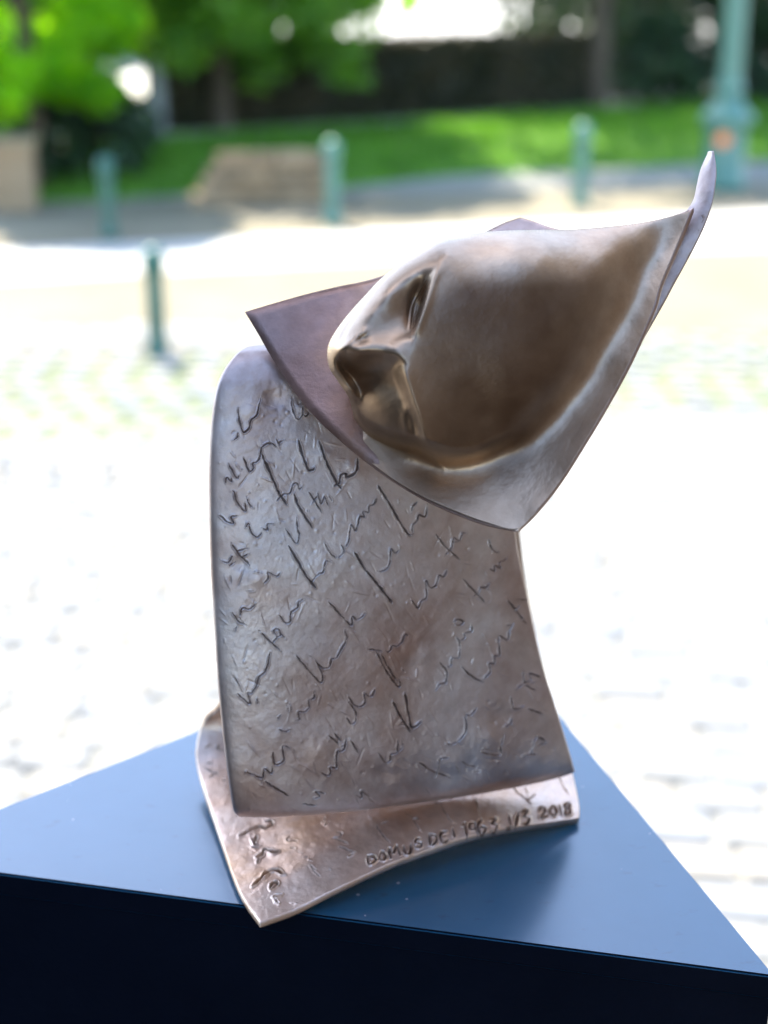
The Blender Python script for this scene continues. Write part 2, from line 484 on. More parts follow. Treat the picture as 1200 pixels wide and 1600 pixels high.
crop('front', 300, 900, 3.3333, [
    [(345, 275), (400, 330), (465, 390)], [(415, 340), (440, 310), (420, 280), (445, 270), (460, 300), (445, 310)], [(455, 290), (485, 322)],
    [(240, 605), (265, 630), (300, 655), (290, 600), (310, 600), (335, 560), (345, 520), (370, 500), (390, 460), (405, 385)], [(335, 630), (340, 660)],
    [(540, 410), (590, 470), (640, 525), (670, 548), (672, 500), (640, 435)], [(645, 445), (680, 475), (710, 465), (720, 430), (745, 420), (770, 380), (800, 320), (790, 275)],
    [(905, 375), (985, 385)], [(955, 390), (1000, 480), (1060, 565), (1078, 560), (1070, 530)], [(975, 395), (1010, 460), (1060, 540)],
    [(1000, 380), (1020, 390), (1035, 360), (1060, 360), (1085, 340), (1105, 300), (1120, 310)], [(1090, 480), (1110, 500)],
    [(535, 745), (555, 740), (550, 700), (580, 700), (605, 680), (605, 640), (630, 630), (632, 590)], [(440, 740), (460, 715)], [(450, 790), (480, 800), (510, 790)],
    [(800, 730), (825, 765), (848, 745), (845, 700), (805, 640)], [(805, 615), (840, 665), (880, 670), (895, 640), (890, 605), (925, 620), (945, 580)],
    [(285, 1010), (320, 1025), (365, 1040), (375, 995), (410, 1020), (415, 985)], [(360, 1065), (370, 1030)], [(420, 910), (425, 970), (455, 970), (475, 945), (470, 880), (505, 888)],
    [(665, 1010), (700, 1030), (715, 1010), (715, 985), (745, 985), (750, 910), (780, 900), (800, 840)], [(705, 820), (760, 870)], [(735, 810), (775, 860)], [(820, 850), (860, 910)], [(770, 880), (800, 870)],
    [(965, 915), (1000, 960), (1025, 950), (1030, 920), (1060, 910), (1065, 850)], [(1085, 840), (1090, 885), (1060, 910)],
    [(570, 1170), (640, 1180)], [(625, 1145), (660, 1135), (640, 1110), (690, 1120)], [(850, 1130), (880, 1140), (875, 1110), (915, 1135)],
    [(285, 70), (325, 72)], [(490, 665), (500, 700)], [(505, 660), (515, 695)],
], 1.8, 1.0)
crop('front', 300, 900, 3.3333, [[(1040, 650), (1080, 730), (1130, 805)], [(1100, 600), (1115, 690), (1130, 770), (1150, 780), (1190, 745)], [(380, 1060), (430, 1090), (500, 1130)]], 2.4, 1.3)
crop('front', 560, 700, 3.0194, [
    [(358, 405), (400, 460), (470, 525)], [(400, 500), (430, 470), (440, 420), (465, 435), (480, 400), (500, 400)], [(430, 440), (460, 440)],
    [(600, 430), (615, 470), (640, 492), (648, 485)], [(610, 565), (630, 580), (630, 555), (655, 565), (650, 540), (670, 530), (685, 515)],
    [(485, 615), (530, 665), (590, 730)], [(530, 700), (555, 680), (565, 655), (590, 655), (610, 630)],
    [(688, 712), (730, 765), (775, 825)], [(720, 765), (745, 740)], [(738, 712), (778, 716)],
    [(355, 1140), (375, 1110), (402, 1100), (408, 1050), (375, 1005)], [(405, 1030), (430, 1020), (435, 985), (465, 985), (470, 920), (452, 885)],
    [(465, 910), (495, 890), (490, 870), (525, 860), (522, 825)], [(438, 820), (460, 805), (485, 815), (470, 830), (445, 828)],
    [(480, 1028), (530, 1075), (578, 1098)], [(575, 1090), (610, 1050), (605, 1015), (630, 1010), (630, 975), (655, 970), (650, 885), (690, 900), (700, 860), (720, 820)], [(680, 835), (710, 830)],
    [(765, 1045), (770, 1100), (800, 1095), (795, 1060), (845, 1080)], [(730, 1135), (790, 1090)], [(775, 1115), (820, 1140)], [(800, 1110), (825, 1100)],
    [(405, 1390), (440, 1390), (475, 1365), (500, 1320), (495, 1260), (520, 1255), (550, 1220)],
    [(710, 1170), (720, 1220), (745, 1225), (770, 1210)], [(790, 1225), (855, 1250)], [(690, 1310), (710, 1290), (715, 1270)],
    [(570, 1425), (630, 1440), (660, 1435), (660, 1400), (680, 1345)], [(680, 1310), (715, 1300)], [(580, 1410), (620, 1415)],
    [(760, 1450), (800, 1430), (815, 1380), (830, 1350)], [(770, 1440), (830, 1435)], [(830, 1400), (880, 1380)], [(835, 1355), (870, 1375)],
    [(280, 1475), (340, 1515), (430, 1550)], [(355, 1550), (370, 1510), (380, 1460), (420, 1450)], [(450, 1490), (465, 1515)], [(480, 1470), (510, 1490), (550, 1500)], [(540, 1520), (570, 1515)],
    [(1185, 1185), (1200, 1190)],
], 1.8, 1.0)
# base page: big signature, then small words, then the capitals along the edge
crop('base', 280, 1080, 3.5294, [
    [(330, 820), (380, 795), (440, 770), (455, 765)], [(450, 765), (480, 775), (515, 755), (512, 735), (480, 740)],
    [(395, 820), (415, 840), (430, 820), (415, 860), (445, 870)], [(400, 880), (440, 885)],
    [(425, 935), (460, 920), (475, 890), (510, 905), (555, 905)], [(430, 965), (445, 945)],
    [(405, 1095), (440, 1065), (490, 1020), (540, 1010), (590, 1030)], [(500, 1110), (520, 1080), (545, 1080), (505, 1120)],
    [(520, 1160), (550, 1150), (575, 1140)], [(525, 1165), (550, 1190)],
], 3.0, 1.7)
crop('base', 280, 1080, 3.5294, [
    [(620, 815), (600, 840), (660, 842)], [(620, 880), (650, 885)], [(648, 900), (685, 912)], [(685, 935), (710, 935)], [(715, 945), (735, 955)],
    [(720, 970), (745, 990), (760, 1000)], [(740, 1000), (780, 1035)], [(830, 1000), (838, 1004)],
    [(745, 705), (760, 680), (800, 695)], [(795, 740), (815, 705)], [(800, 765), (835, 735)],
    [(870, 795), (900, 800), (890, 820), (845, 830)], [(860, 830), (935, 855)], [(890, 875), (925, 890), (975, 905)], [(935, 930), (975, 905)],
    [(1025, 690), (1035, 675), (1060, 675)], [(1050, 710), (1065, 722)],
    [(160, 150), (180, 110), (205, 90)], [(110, 220), (130, 180)], [(135, 325), (165, 305), (180, 295)], [(200, 325), (215, 305), (220, 330), (250, 325)], [(150, 410), (185, 405)],
    [(145, 440), (190, 470), (165, 490)], [(190, 480), (205, 465), (215, 490)], [(240, 520), (260, 490)], [(255, 540), (275, 500)], [(620, 1185), (650, 1190)],
], 1.8, 0.9)
crop('base', 540, 1100, 3.0769, [
    [(108, 745), (116, 785), (140, 775), (146, 755), (108, 745)], [(165, 745), (178, 732), (194, 745), (186, 764), (168, 760), (165, 745)],
    [(218, 758), (210, 715), (228, 732), (245, 702), (264, 745)], [(278, 698), (290, 735), (310, 730), (312, 688)], [(358, 662), (335, 672), (340, 685), (362, 685), (360, 702), (335, 706)],
    [(400, 642), (408, 692), (432, 680), (437, 655), (400, 642)], [(487, 630), (455, 640), (464, 682), (494, 672)], [(459, 661), (482, 655)], [(510, 613), (523, 657)],
    [(558, 602), (568, 590), (580, 657)], [(616, 586), (594, 592), (594, 612), (612, 620), (622, 604), (616, 586), (632, 645)], [(648, 570), (632, 600), (642, 634), (664, 634), (668, 614), (650, 606), (636, 616)],
    [(690, 572), (716, 568), (700, 590), (722, 600), (714, 624), (690, 627)],
    [(780, 553), (789, 610)], [(770, 612), (802, 605)], [(824, 538), (812, 606)], [(840, 536), (870, 528), (852, 554), (875, 565), (867, 590), (845, 592)],
    [(922, 527), (938, 511), (952, 528), (934, 560), (968, 551)], [(986, 508), (974, 534), (990, 554), (1007, 535), (999, 508), (986, 508)], [(1020, 503), (1033, 552)],
    [(1060, 494), (1045, 505), (1066, 520), (1073, 540), (1050, 546), (1052, 525), (1071, 505), (1060, 494)],
], 2.9, 1.5)
crop('base', 540, 1100, 3.0769, [
    [(285, 540), (320, 560), (350, 570), (340, 550)], [(320, 565), (365, 630)], [(460, 505), (490, 560), (520, 590)], [(420, 490), (460, 495)],
    [(620, 470), (636, 530), (640, 548)], [(790, 400), (820, 440), (860, 470), (890, 500)], [(860, 420), (870, 460)], [(865, 480), (905, 450)],
    [(1022, 360), (1040, 410), (1065, 445)], [(150, 600), (175, 640), (215, 685)], [(150, 600), (215, 580)],
], 1.5, 0.8)
crop('face', 780, 320, 3.4286, [[(75, 122), (95, 108), (110, 125)], [(105, 115), (130, 92)], [(110, 128), (130, 108), (145, 128)], [(118, 108), (140, 112)]], 1.2, 0.6)
crop('rear', 780, 320, 3.4286, [[(1085, 60), (1092, 75), (1085, 95)], [(1096, 50), (1098, 75)], [(1062, 130), (1068, 140)], [(1035, 30), (1042, 36)]], 1.3, 0.6)


def wobble(pl, seed):
    """resample a stroke every ~1.2 px with a slight hand tremor"""
    pl = catmull(pl, max(4, int(np.linalg.norm(np.diff(pl, axis=0), axis=1).sum() / 1.3))) if len(pl) > 2 else np.linspace(pl[0], pl[-1], max(4, int(np.linalg.norm(pl[-1] - pl[0]) / 1.3)))
    k = np.arange(len(pl))
    pl = pl + 0.5 * np.stack([vnoise(k * 0.35 + seed * 3.7, k * 0 + seed), vnoise(k * 0.35 + seed * 5.1, k * 0 + seed + 40)], -1)
    return pl


def engrave(q, target):
    """height offset (m) and patina (0..1) at drawing points q (N,2) for one page"""
    h = np.zeros(len(q)); pat = np.zeros(len(q))
    for i, (tg, w, dep, pl) in enumerate(STROKES):
        if tg != target: continue
        pl = wobble(pl, i)
        lo = pl.min(0) - 4 * w - 3; hi = pl.max(0) + 4 * w + 3
        idx = np.where((q[:, 0] > lo[0]) & (q[:, 0] < hi[0]) & (q[:, 1] > lo[1]) & (q[:, 1] < hi[1]))[0]
        if not len(idx): continue
        d2 = np.full(len(idx), 1e9); wv = np.full(len(idx), w); kk = np.zeros(len(idx))
        for j in range(len(pl)):
            e = ((q[idx] - pl[j]) ** 2).sum(1)
            m = e < d2; d2[m] = e[m]; kk[m] = j
        d = np.sqrt(d2)
        ww = 0.60 * w * (1 + 0.28 * vnoise(kk * 0.22 + i * 7.7, kk * 0 + i))
        ww = ww * (0.55 + 0.45 * smooth01(np.minimum(kk, len(pl) - 1 - kk) / 4.0))
        g = np.exp(-(d / (ww * 0.85)) ** 4)
        side = 1 + 0.6 * vnoise(q[idx, 0] * 0.12 + i, q[idx, 1] * 0.12)
        burr = np.exp(-((d - ww * 1.75) / (ww * 0.62)) ** 2) * side
        hn = -0.0013 * dep * g * (w / 2) ** 0.5 + 0.0005 * dep * burr * (1 - g)
        cur = h[idx]
        h[idx] = np.where(np.abs(hn) > np.abs(cur), hn, cur)
        pat[idx] = np.maximum(pat[idx], 0.8 * g)
    return h, pat


# ------------------------------------------------------------------ pages of the sculpture
sculpt_base = PZ(640, 1290, TOP_Z)
sculpture = empty('bronze_sculpture', (float(sculpt_base[0]), float(sculpt_base[1]), TOP_Z))
tag(sculpture, 'brown bronze sculpture of folded handwritten pages with a face emerging, standing on the navy plinth', 'sculpture')
OFF = np.array([float(sculpt_base[0]), float(sculpt_base[1]), TOP_Z])


def grid_normals(G):
    du = np.gradient(G, axis=1); dv = np.gradient(G, axis=0)
    n = np.cross(du, dv)
    n /= np.linalg.norm(n, axis=-1, keepdims=True) + 1e-12
    return n


def page_mesh(name, G, thick, h, pat, flip=False, round_r=0.0028, back_step=6, edges=(1, 1, 1, 1)):
    """thick sheet over the grid G (rows, cols, 3); h is height along the normal, pat the patina mask.
    The edges of the sheet are rounded off; edges=(first row, last row, first col, last col)."""
    nr, nc = G.shape[:2]
    N = grid_normals(G)
    if flip: N = -N
    # rounding towards the edges
    du = np.r_[0, np.cumsum(np.linalg.norm(np.diff(G[nr // 2], axis=0), axis=1))]
    dv = np.r_[0, np.cumsum(np.linalg.norm(np.diff(G[:, nc // 2], axis=0), axis=1))]
    big = 1e3
    e = np.minimum(np.minimum(du if edges[2] else du + big, (du[-1] - du) if edges[3] else big)[None, :],
                   np.minimum(dv if edges[0] else dv + big, (dv[-1] - dv) if edges[1] else big)[:, None])
    k = np.clip(1 - e / round_r, 0, 1)
    rnd = thick * 0.42 * (1 - np.sqrt(np.maximum(0, 1 - k * k)))
    fade = smooth01(e / (1.3 * round_r))
    front = G + N * ((h * fade) - rnd + thick / 2)[..., None]
    vid = np.arange(nr * nc).reshape(nr, nc)
    fq = np.stack([vid[:-1, :-1], vid[:-1, 1:], vid[1:, 1:], vid[1:, :-1]], -1).reshape(-1, 4)
    # back, coarser
    ri = np.unique(np.r_[np.arange(0, nr, back_step), nr - 1]); ci = np.unique(np.r_[np.arange(0, nc, back_step), nc - 1])
    back = (G - N * (thick / 2 - rnd * 0.9)[..., None])[np.ix_(ri, ci)]
    bid = nr * nc + np.arange(len(ri) * len(ci)).reshape(len(ri), len(ci))
    bq = np.stack([bid[:-1, :-1], bid[1:, :-1], bid[1:, 1:], bid[:-1, 1:]], -1).reshape(-1, 4)
    verts = [front.reshape(-1, 3), back.reshape(-1, 3)]; quads = [fq, bq]
    off = nr * nc + bid.size
    ring = np.r_[vid[0, :], vid[1:, -1], vid[-1, -2::-1], vid[-2:0:-1, 0]]
    flatG = (G - N * (thick / 2 - rnd * 0.9)[..., None]).reshape(-1, 3)
    rb = flatG[ring]; rid = off + np.arange(len(ring))
    nxt = np.roll(np.arange(len(ring)), -1)
    verts.append(rb)
    quads.append(np.stack([ring, rid, rid[nxt], ring[nxt]], -1))
    V = np.vstack(verts) - OFF
    Q = np.vstack(quads)
    if flip: Q = Q[:, ::-1]
    me = np_mesh(name, V, Q)
    a = me.attributes.new('patina_shade', 'FLOAT', 'POINT')
    full = np.zeros(len(V), np.float32); full[:nr * nc] = pat.ravel()
    a.data.foreach_set('value', full)
    return me


Wp = lambda x, y, z: np.array([x, y, z + TOP_Z])
# ---- base page: lies on the plinth, curls up at the back and climbs to the top fold
base_left = [PZ(406, 1448, TOP_Z + .004), PZ(384, 1417, TOP_Z + .004), PZ(365, 1377, TOP_Z + .005), PZ(337, 1295, TOP_Z + .007), PZ(313, 1222, TOP_Z + .012),
             PZ(306, 1173, TOP_Z + .024), PZ(319, 1122, TOP_Z + .045), PZ(347, 1091, TOP_Z + .075), Wp(-.098, .985, .13), Wp(-.092, 1.000, .22), Wp(-.085, .995, .30), PY(402, 546, .965)]
base_right = [PZ(904, 1283, TOP_Z + .003), PZ(905, 1272, TOP_Z + .004), PZ(904, 1258, TOP_Z + .005), PZ(898, 1228, TOP_Z + .008), PZ(890, 1195, TOP_Z + .012),
              Wp(.130, 1.03, .022), Wp(.124, 1.05, .045), Wp(.117, 1.065, .075), Wp(.106, 1.075, .13), Wp(.094, 1.075, .22), Wp(.082, 1.07, .30), PY(758, 500, 1.03)]
nr, nc = 520, 440
ul = np.r_[np.linspace(0, 3, 220, endpoint=False), np.linspace(3, 7, 220, endpoint=False), np.linspace(7, 11, 80)]
Lc = catmull_u(base_left, 0, ul); Rc = catmull_u(base_right, 0, ul)
u = np.linspace(0, 1, nc)
Gb = Lc[:, None, :] * (1 - u)[None, :, None] + Rc[:, None, :] * u[None, :, None]
arch_amt = np.interp(ul, [0, 3, 5, 7, 11], [.0138, .017, .016, .01, .004])
arch_u = np.interp(u, np.linspace(0, 1, 11), [0, .0006, .0054, .0092, .0122, .0130, .0136, .0120, .0086, .0042, 0]) / .0136
for _ in range(3): arch_u[8:-8] = np.convolve(arch_u, np.ones(17) / 17, 'same')[8:-8]
arch = (arch_u)[None, :] * arch_amt[:, None]
up_w = smooth01((6.5 - ul) / 3.0)[:, None]
Gb[..., 2] += arch * up_w
Gb[..., 1] += arch * (1 - up_w)
q = project(Gb).reshape(-1, 2)
hb, pb = engrave(q, 'base')
hb += 0.0007 * fbm(q[:, 0] / 60, q[:, 1] / 60, 4) + 0.00012 * fbm(q[:, 0] / 9, q[:, 1] / 9, 2)
me = page_mesh('base_page', Gb, .0055, hb.reshape(nr, nc), pb.reshape(nr, nc), flip=False, round_r=.0015)
base_page = link('base_page', me, M_BASE, sculpture)
base_page['label'] = 'curved bronze base page with large signature and the capitals along its edge'

# ---- front page: over the top fold and down the front
front_left = [PY(402, 546, .965), PY(374, 555, .935), PY(347, 595, .920), PY(336, 650, .913), PY(332, 720, .906), PY(332, 800, .900), PY(334, 880, .894), PY(339, 965, .888),
              PY(344, 1050, .882), PY(351, 1130, .877), PY(359, 1200, .872), PY(366, 1250, .871), PY(371, 1277, .875)]
front_right = [PY(758, 500, 1.03), PY(762, 520, 1.005), PY(768, 560, .992), PY(776, 620, .982), PY(785, 690, .974), PY(793, 760, .968), PY(801, 840, .962), PY(814, 910, .957),
               PY(830, 985, .953), PY(846, 1050, .950), PY(866, 1112, .947), PY(884, 1170, .946), PY(896, 1211, .949)]
nr, nc = 800, 560
us = np.linspace(0, 12, nr)
Lc = catmull_u(front_left, 0, us); Rc = catmull_u(front_right, 0, us)
u = np.linspace(0, 1, nc)
Gf = Lc[:, None, :] * (1 - u)[None, :, None] + Rc[:, None, :] * u[None, :, None]
# bow of the sheet across its width and the tucked-in lower hem
bow = (1 - (2 * u - 1) ** 2) ** 0.55
bowamt = np.interp(us, [0, 2, 6, 10, 12], [.004, .013, .017, .014, .010])
Gf[..., 1] -= bow[None, :] * bowamt[:, None]
sag = np.interp(us, [0, 9, 12], [0, 0, .0055])
Gf[..., 2] -= (np.sin(np.pi * u))[None, :] * sag[:, None]
hem = smooth01((us - 11.1) / 0.9)
Gf[..., 1] += (hem ** 2 * .011)[:, None] * (0.5 + 0.5 * np.sin(np.pi * u))[None, :]
q = project(Gf).reshape(-1, 2)
hf, pf = engrave(q, 'front')
low = 0.0008 * fbm(q[:, 0] / 85, q[:, 1] / 85, 3)
lump = 0.00018 * fbm(q[:, 0] / 24 + 50, q[:, 1] / 24, 3) + 0.00010 * fbm(q[:, 0] / 6.5, q[:, 1] / 6.5, 2)
rot = q @ np.array([[.55, .83], [-.83, .55]])
fold = 0.00022 * np.maximum(0, vnoise(rot[:, 0] / 150 + 3, rot[:, 1] / 16)) ** 2
# thumbed dents and wiped patches between the words
dent = np.zeros(len(q))
for (dx, dy, r_, a_) in [(425, 625, 16, -.0032), (470, 640, 12, .0018), (392, 640, 14, .0016), (378, 880, 12, -.0022), (402, 905, 13, .0018), (505, 712, 14, .0014), (590, 1290, 12, -.001), (600, 1205, 12, -.0022), (612, 1195, 9, .0014),
                         (775, 1120, 22, -.0028), (760, 1150, 16, .002), (700, 1190, 14, .0022), (730, 1200, 16, -.0020), (690, 1205, 12, -.0018), (835, 1180, 18, .0016), (640, 1040, 16, -.0018), (660, 1020, 12, .0012), (552, 733, 12, .0018), (660, 1060, 15, .0010), (500, 1170, 18, .0012), (430, 1150, 14, .0012), (620, 985, 20, -.0012)]:
    dent += 0.6 * a_ * np.exp(-(((q[:, 0] - dx) / r_) ** 2 + ((q[:, 1] - dy) / r_) ** 2) * (1 + 0.4 * vnoise(q[:, 0] / 8, q[:, 1] / 8)))
# small casting pimples and scratches
for i in range(260):
    cx, cy = rng.uniform(340, 880), rng.uniform(570, 1260); r_ = rng.uniform(1.2, 3.2); a_ = rng.choice([-1, 1]) * rng.uniform(.00015, .0005)
    m_ = (np.abs(q[:, 0] - cx) < 3 * r_) & (np.abs(q[:, 1] - cy) < 3 * r_)
    dent[m_] += a_ * np.exp(-((q[m_, 0] - cx) ** 2 + (q[m_, 1] - cy) ** 2) / r_ ** 2)
for i in range(320):
    cx, cy = rng.uniform(345, 880), rng.uniform(590, 1260); an = rng.normal(1.0, .5); ln = rng.uniform(3, 14); a_ = rng.choice([-1, 1]) * rng.uniform(.00018, .00055)
    dx, dy = q[:, 0] - cx, q[:, 1] - cy
    m_ = (np.abs(dx) < 20) & (np.abs(dy) < 20)
    s_ = dx[m_] * math.cos(an) + dy[m_] * math.sin(an); t_ = -dx[m_] * math.sin(an) + dy[m_] * math.cos(an)
    dent[m_] += a_ * np.exp(-(s_ / ln) ** 4 - (t_ / 1.2) ** 2)
edge_fade = smooth01(np.minimum(u, 1 - u) / 0.05)[None, :].repeat(nr, 0).ravel()
hh = hf + (low + lump + fold + dent) * (0.25 + 0.75 * edge_fade)
me = page_mesh('front_page', Gf, .0060, hh.reshape(nr, nc), pf.reshape(nr, nc), flip=True)
front_page = link('front_page', me, M_PAGE, sculpture)
front_page['label'] = 'tall bronze page covered in slanting incised handwriting'

# ---- the face page
D0 = 0.955; KZ = D0 / F
page_z = TPS([(383, 488, -15), (480, 560, 18), (427, 563, 12), (460, 613, 40), (500, 660, 72), (560, 713, 104), (610, 750, 126), (660, 780, 146), (710, 803, 162), (760, 822, 176), (810, 832, 188),
              (841, 800, 185), (875, 757, 173), (911, 700, 160), (944, 645, 147), (979, 582, 132), (1003, 532, 121), (1035, 445, 102), (1056, 396, 90), (1084, 328, 72), (815, 340, -70),
              (600, 430, -48), (700, 385, -62), (480, 465, -30), (650, 600, 62), (700, 724, 112), (800, 700, 112), (850, 660, 100), (900, 590, 82), (950, 500, 66), (1000, 410, 50), (800, 550, 40),
              (800, 450, -8), (950, 400, 16), (950, 350, -25), (1030, 340, 30)], 0.03)
e_lb = [(383, 488), (404, 523), (427, 563), (460, 613), (500, 660), (560, 713), (610, 750), (660, 780), (710, 803), (760, 821), (810, 831)]
e_br = [(810, 831), (841, 800), (875, 757), (911, 700), (944, 645), (979, 582), (1003, 532), (1025, 480), (1035, 445), (1056, 396), (1070, 362), (1084, 326)]
e_lk = [(383, 488), (430, 474), (480, 460), (530, 448), (580, 437), (650, 412), (720, 382), (780, 352), (812, 341)]
e_kr = [(812, 341), (835, 347), (865, 357), (900, 362), (950, 358), (1000, 350), (1050, 338), (1084, 326)]
ns, nt_ = 400, 380
s = np.linspace(0, 1, ns)[:, None]; t = np.linspace(0, 1, nt_)[None, :]
c_lb = catmull(e_lb, nt_); c_kr = catmull(e_kr, nt_); c_lk = catmull(e_lk, ns); c_br = catmull(e_br, ns)


def coons(c0, c1, d0, d1):      # c0/c1 run along t at s=0/1, d0/d1 run along s at t=0/1
    S = s[..., None]; T = t[..., None]
    return (1 - S) * c0[None] + S * c1[None] + (1 - T) * d0[:, None] + T * d1[:, None] - ((1 - S) * (1 - T) * c0[0] + S * T * c1[-1] + S * (1 - T) * c1[0] + (1 - S) * T * c0[-1])


XY = coons(c_lb, c_kr, c_lk, c_br)
ZZ = page_z(XY[..., 0], XY[..., 1])
Gp = P(XY[..., 0], XY[..., 1], D0 - KZ * ZZ)
q = project(Gp).reshape(-1, 2)
hp, pp = engrave(q, 'face')
hp += 0.0006 * fbm(q[:, 0] / 48, q[:, 1] / 48, 4) + 0.00010 * fbm(q[:, 0] / 7, q[:, 1] / 7, 2)
# lumpy modelling along the lower rim
rim = np.exp(-(((q[:, 0] - 650) / 90) ** 2 + ((q[:, 1] - 742) / 26) ** 2))
hp += 0.0016 * rim * fbm(q[:, 0] / 16, q[:, 1] / 16, 3)
me = page_mesh('face_page', Gp, .0042, hp.reshape(ns, nt_), pp.reshape(ns, nt_), flip=True, round_r=.0018)
face_page = link('face_page', me, M_PAGE_SHADE, sculpture)
face_page['label'] = 'smooth flaring bronze page around the face'

# ---- the face in the page: closed-eyed, turned to the left
common = [(750, 364, 163), (800, 361, 150), (860, 360, 130), (900, 360, 114), (950, 356, 98), (1000, 349, 84), (1070, 334, 66), (705, 372, 175)]
left_z = TPS(common + [
    (643, 400, 196), (662, 402, 208), (680, 400, 213), (697, 397, 216),
    (602, 431, 202), (618, 432, 214), (640, 430, 222), (660, 432, 228), (678, 430, 236),
    (573, 460, 206), (588, 460, 220), (606, 460, 230), (628, 462, 224), (648, 464, 222),
    (547, 490, 207), (562, 490, 222), (582, 490, 234), (605, 492, 232), (630, 492, 228), (655, 492, 234),
    (527, 515, 208), (545, 515, 224), (565, 515, 237), (590, 515, 238), (620, 515, 240), (648, 518, 252),
    (514, 540, 212), (530, 540, 230), (550, 543, 246), (580, 543, 252), (615, 543, 256), (640, 543, 260), (670, 543, 258),
    (512, 558, 212), (530, 560, 232), (550, 560, 250), (590, 560, 256), (640, 575, 264), (517, 580, 205), (530, 598, 190),
    (660, 640, 256), (690, 720, 205), (600, 600, 250), (590, 640, 236), (560, 650, 200), (760, 450, 225), (760, 600, 228), (850, 500, 196), (800, 700, 165), (950, 480, 140)], 0.003)
face_z = TPS(common + [
    (697, 397, 217), (675, 440, 241), (660, 487, 256), (650, 517, 261), (648, 545, 263), (645, 580, 265), (652, 620, 263), (662, 660, 255), (675, 697, 230), (693, 720, 192),
    (620, 440, 252), (600, 490, 272), (600, 545, 274), (600, 600, 280), (620, 660, 272), (640, 720, 234),
    (720, 420, 226), (700, 480, 248), (700, 550, 250), (700, 620, 244), (710, 680, 216), (722, 712, 178), (760, 705, 168), (760, 650, 204), (780, 580, 226), (780, 500, 228), (780, 430, 216), (800, 388, 189),
    (850, 400, 188), (850, 470, 201), (850, 550, 198), (830, 630, 184), (800, 685, 160), (900, 420, 170), (900, 500, 173), (890, 580, 152), (950, 400, 143), (950, 460, 138), (935, 525, 118), (1000, 378, 96), (1000, 420, 82), (1040, 352, 68),
    (1045, 405, 52), (1020, 455, 60), (990, 515, 66), (950, 585, 70), (900, 652, 72), (850, 700, 84), (800, 740, 92), (812, 824, 120), (900, 715, 100), (980, 585, 80), (1060, 390, 45)], 0.01)
out_pts = [(1078, 330), (1040, 340), (1000, 348), (950, 354), (900, 358), (860, 359), (800, 360), (750, 363), (705, 370), (670, 383), (640, 402), (600, 431), (570, 462), (540, 496), (518, 528), (511, 550), (515, 576), (528, 596),
           (545, 622), (552, 648), (552, 672), (557, 701), (606, 743), (657, 774), (708, 797), (760, 816), (808, 826), (840, 795), (871, 757), (907, 700), (940, 645),
           (975, 582), (999, 532), (1020, 482), (1031, 446), (1051, 398), (1066, 362), (1078, 330)]
# how round each outline knot is (0 = runs out into the page, 1 = rounded silhouette)
rnd_k = [0, .15, .35, .6, .8] + [1] * 13 + [.8, .55, .25] + [0] * 17
assert len(rnd_k) == len(out_pts), (len(rnd_k), len(out_pts))
NA = 1000
oc = catmull(np.c_[np.array(out_pts, float), np.array(rnd_k) * 100], NA + 1)[:-1]
ctr = np.array([760, 545.0])
NRG = 270
rho = np.linspace(0, 1, NRG) ** 0.82
X = ctr[0] + (oc[None, :, 0] - ctr[0]) * rho[:, None]
Y = ctr[1] + (oc[None, :, 1] - ctr[1]) * rho[:, None]
Zf = face_z(X, Y)
e = np.full(X.shape, 1e9)
for o_ in oc[::3]:
    e = np.minimum(e, (X - o_[0]) ** 2 + (Y - o_[1]) ** 2)
e = np.sqrt(e); e[-1] = 0
rad = oc[:, :2] - ctr; rad /= np.linalg.norm(rad, axis=1, keepdims=True)
ridge = np.array([(705, 380), (697, 397), (676, 440), (661, 487), (651, 517), (646, 540), (637, 566), (632, 580), (641, 610), (650, 640), (658, 668), (667, 695), (688, 722), (700, 735)], float)
rc = catmull(ridge, 300)
oy = np.argsort(rc[:, 1])
xr = np.interp(Y, rc[oy, 1], rc[oy, 0])
lft = xr - X                                     # > 0 left of the ridge line
wk = 9 + 70 * smooth01((415 - Y) / 35) + 55 * np.exp(-((Y - 545) / 22) ** 4)
kl = smooth01((lft + 2 + 0.35 * (wk - 9)) / wk)
Zf = Zf * (1 - kl) + left_z(X, Y) * kl
yn = np.interp(X, [508, 526, 540, 560, 600, 620, 632, 640, 650, 665], [556, 552, 546, 549, 550, 555, 562, 574, 592, 615])   # lower rim of the nose
# mouth side: everything below the nose and left of the ridge falls back
tm = np.clip((Y - yn) / 52.0, 0, 1)
mouth = smooth01((lft + 3) / 22.0) * (1 - (1 - tm) ** 1.9) * (Y > yn)
lip_z = TPS([(508, 560, 160), (530, 598, 160), (545, 622, 140), (553, 650, 132), (566, 676, 130), (590, 692, 140), (575, 610, 186), (575, 640, 176), (600, 600, 206), (600, 640, 204), (600, 670, 180), (620, 610, 222),
             (625, 706, 160), (635, 600, 236), (640, 640, 230), (630, 670, 206), (650, 690, 200), (660, 712, 178), (690, 727, 200), (560, 570, 172), (640, 560, 240), (700, 640, 245)], 0.002)
mouth = np.clip(mouth * smooth01((726 - Y) / 24) * (smooth01((e - 7) / 15) * smooth01((636 - Y) / 30) + 1 - smooth01((636 - Y) / 30)), 0, 1)
Zf = Zf * (1 - mouth) + lip_z(X, Y) * mouth
# rolled lip beside the dark corner of the mouth
Zf = Zf + 4 * np.exp(-(((X - 634 - 10 * np.abs((Y - 655) / 34) ** 2) / 6) ** 2 + ((Y - 656) / 30) ** 2)) * mouth
Zf = Zf - 15 * np.exp(-(((X - (649 + (Y - 660) * 0.25)) / 7) ** 2 + ((Y - 662) / 28) ** 2)) * smooth01(lft / 5)
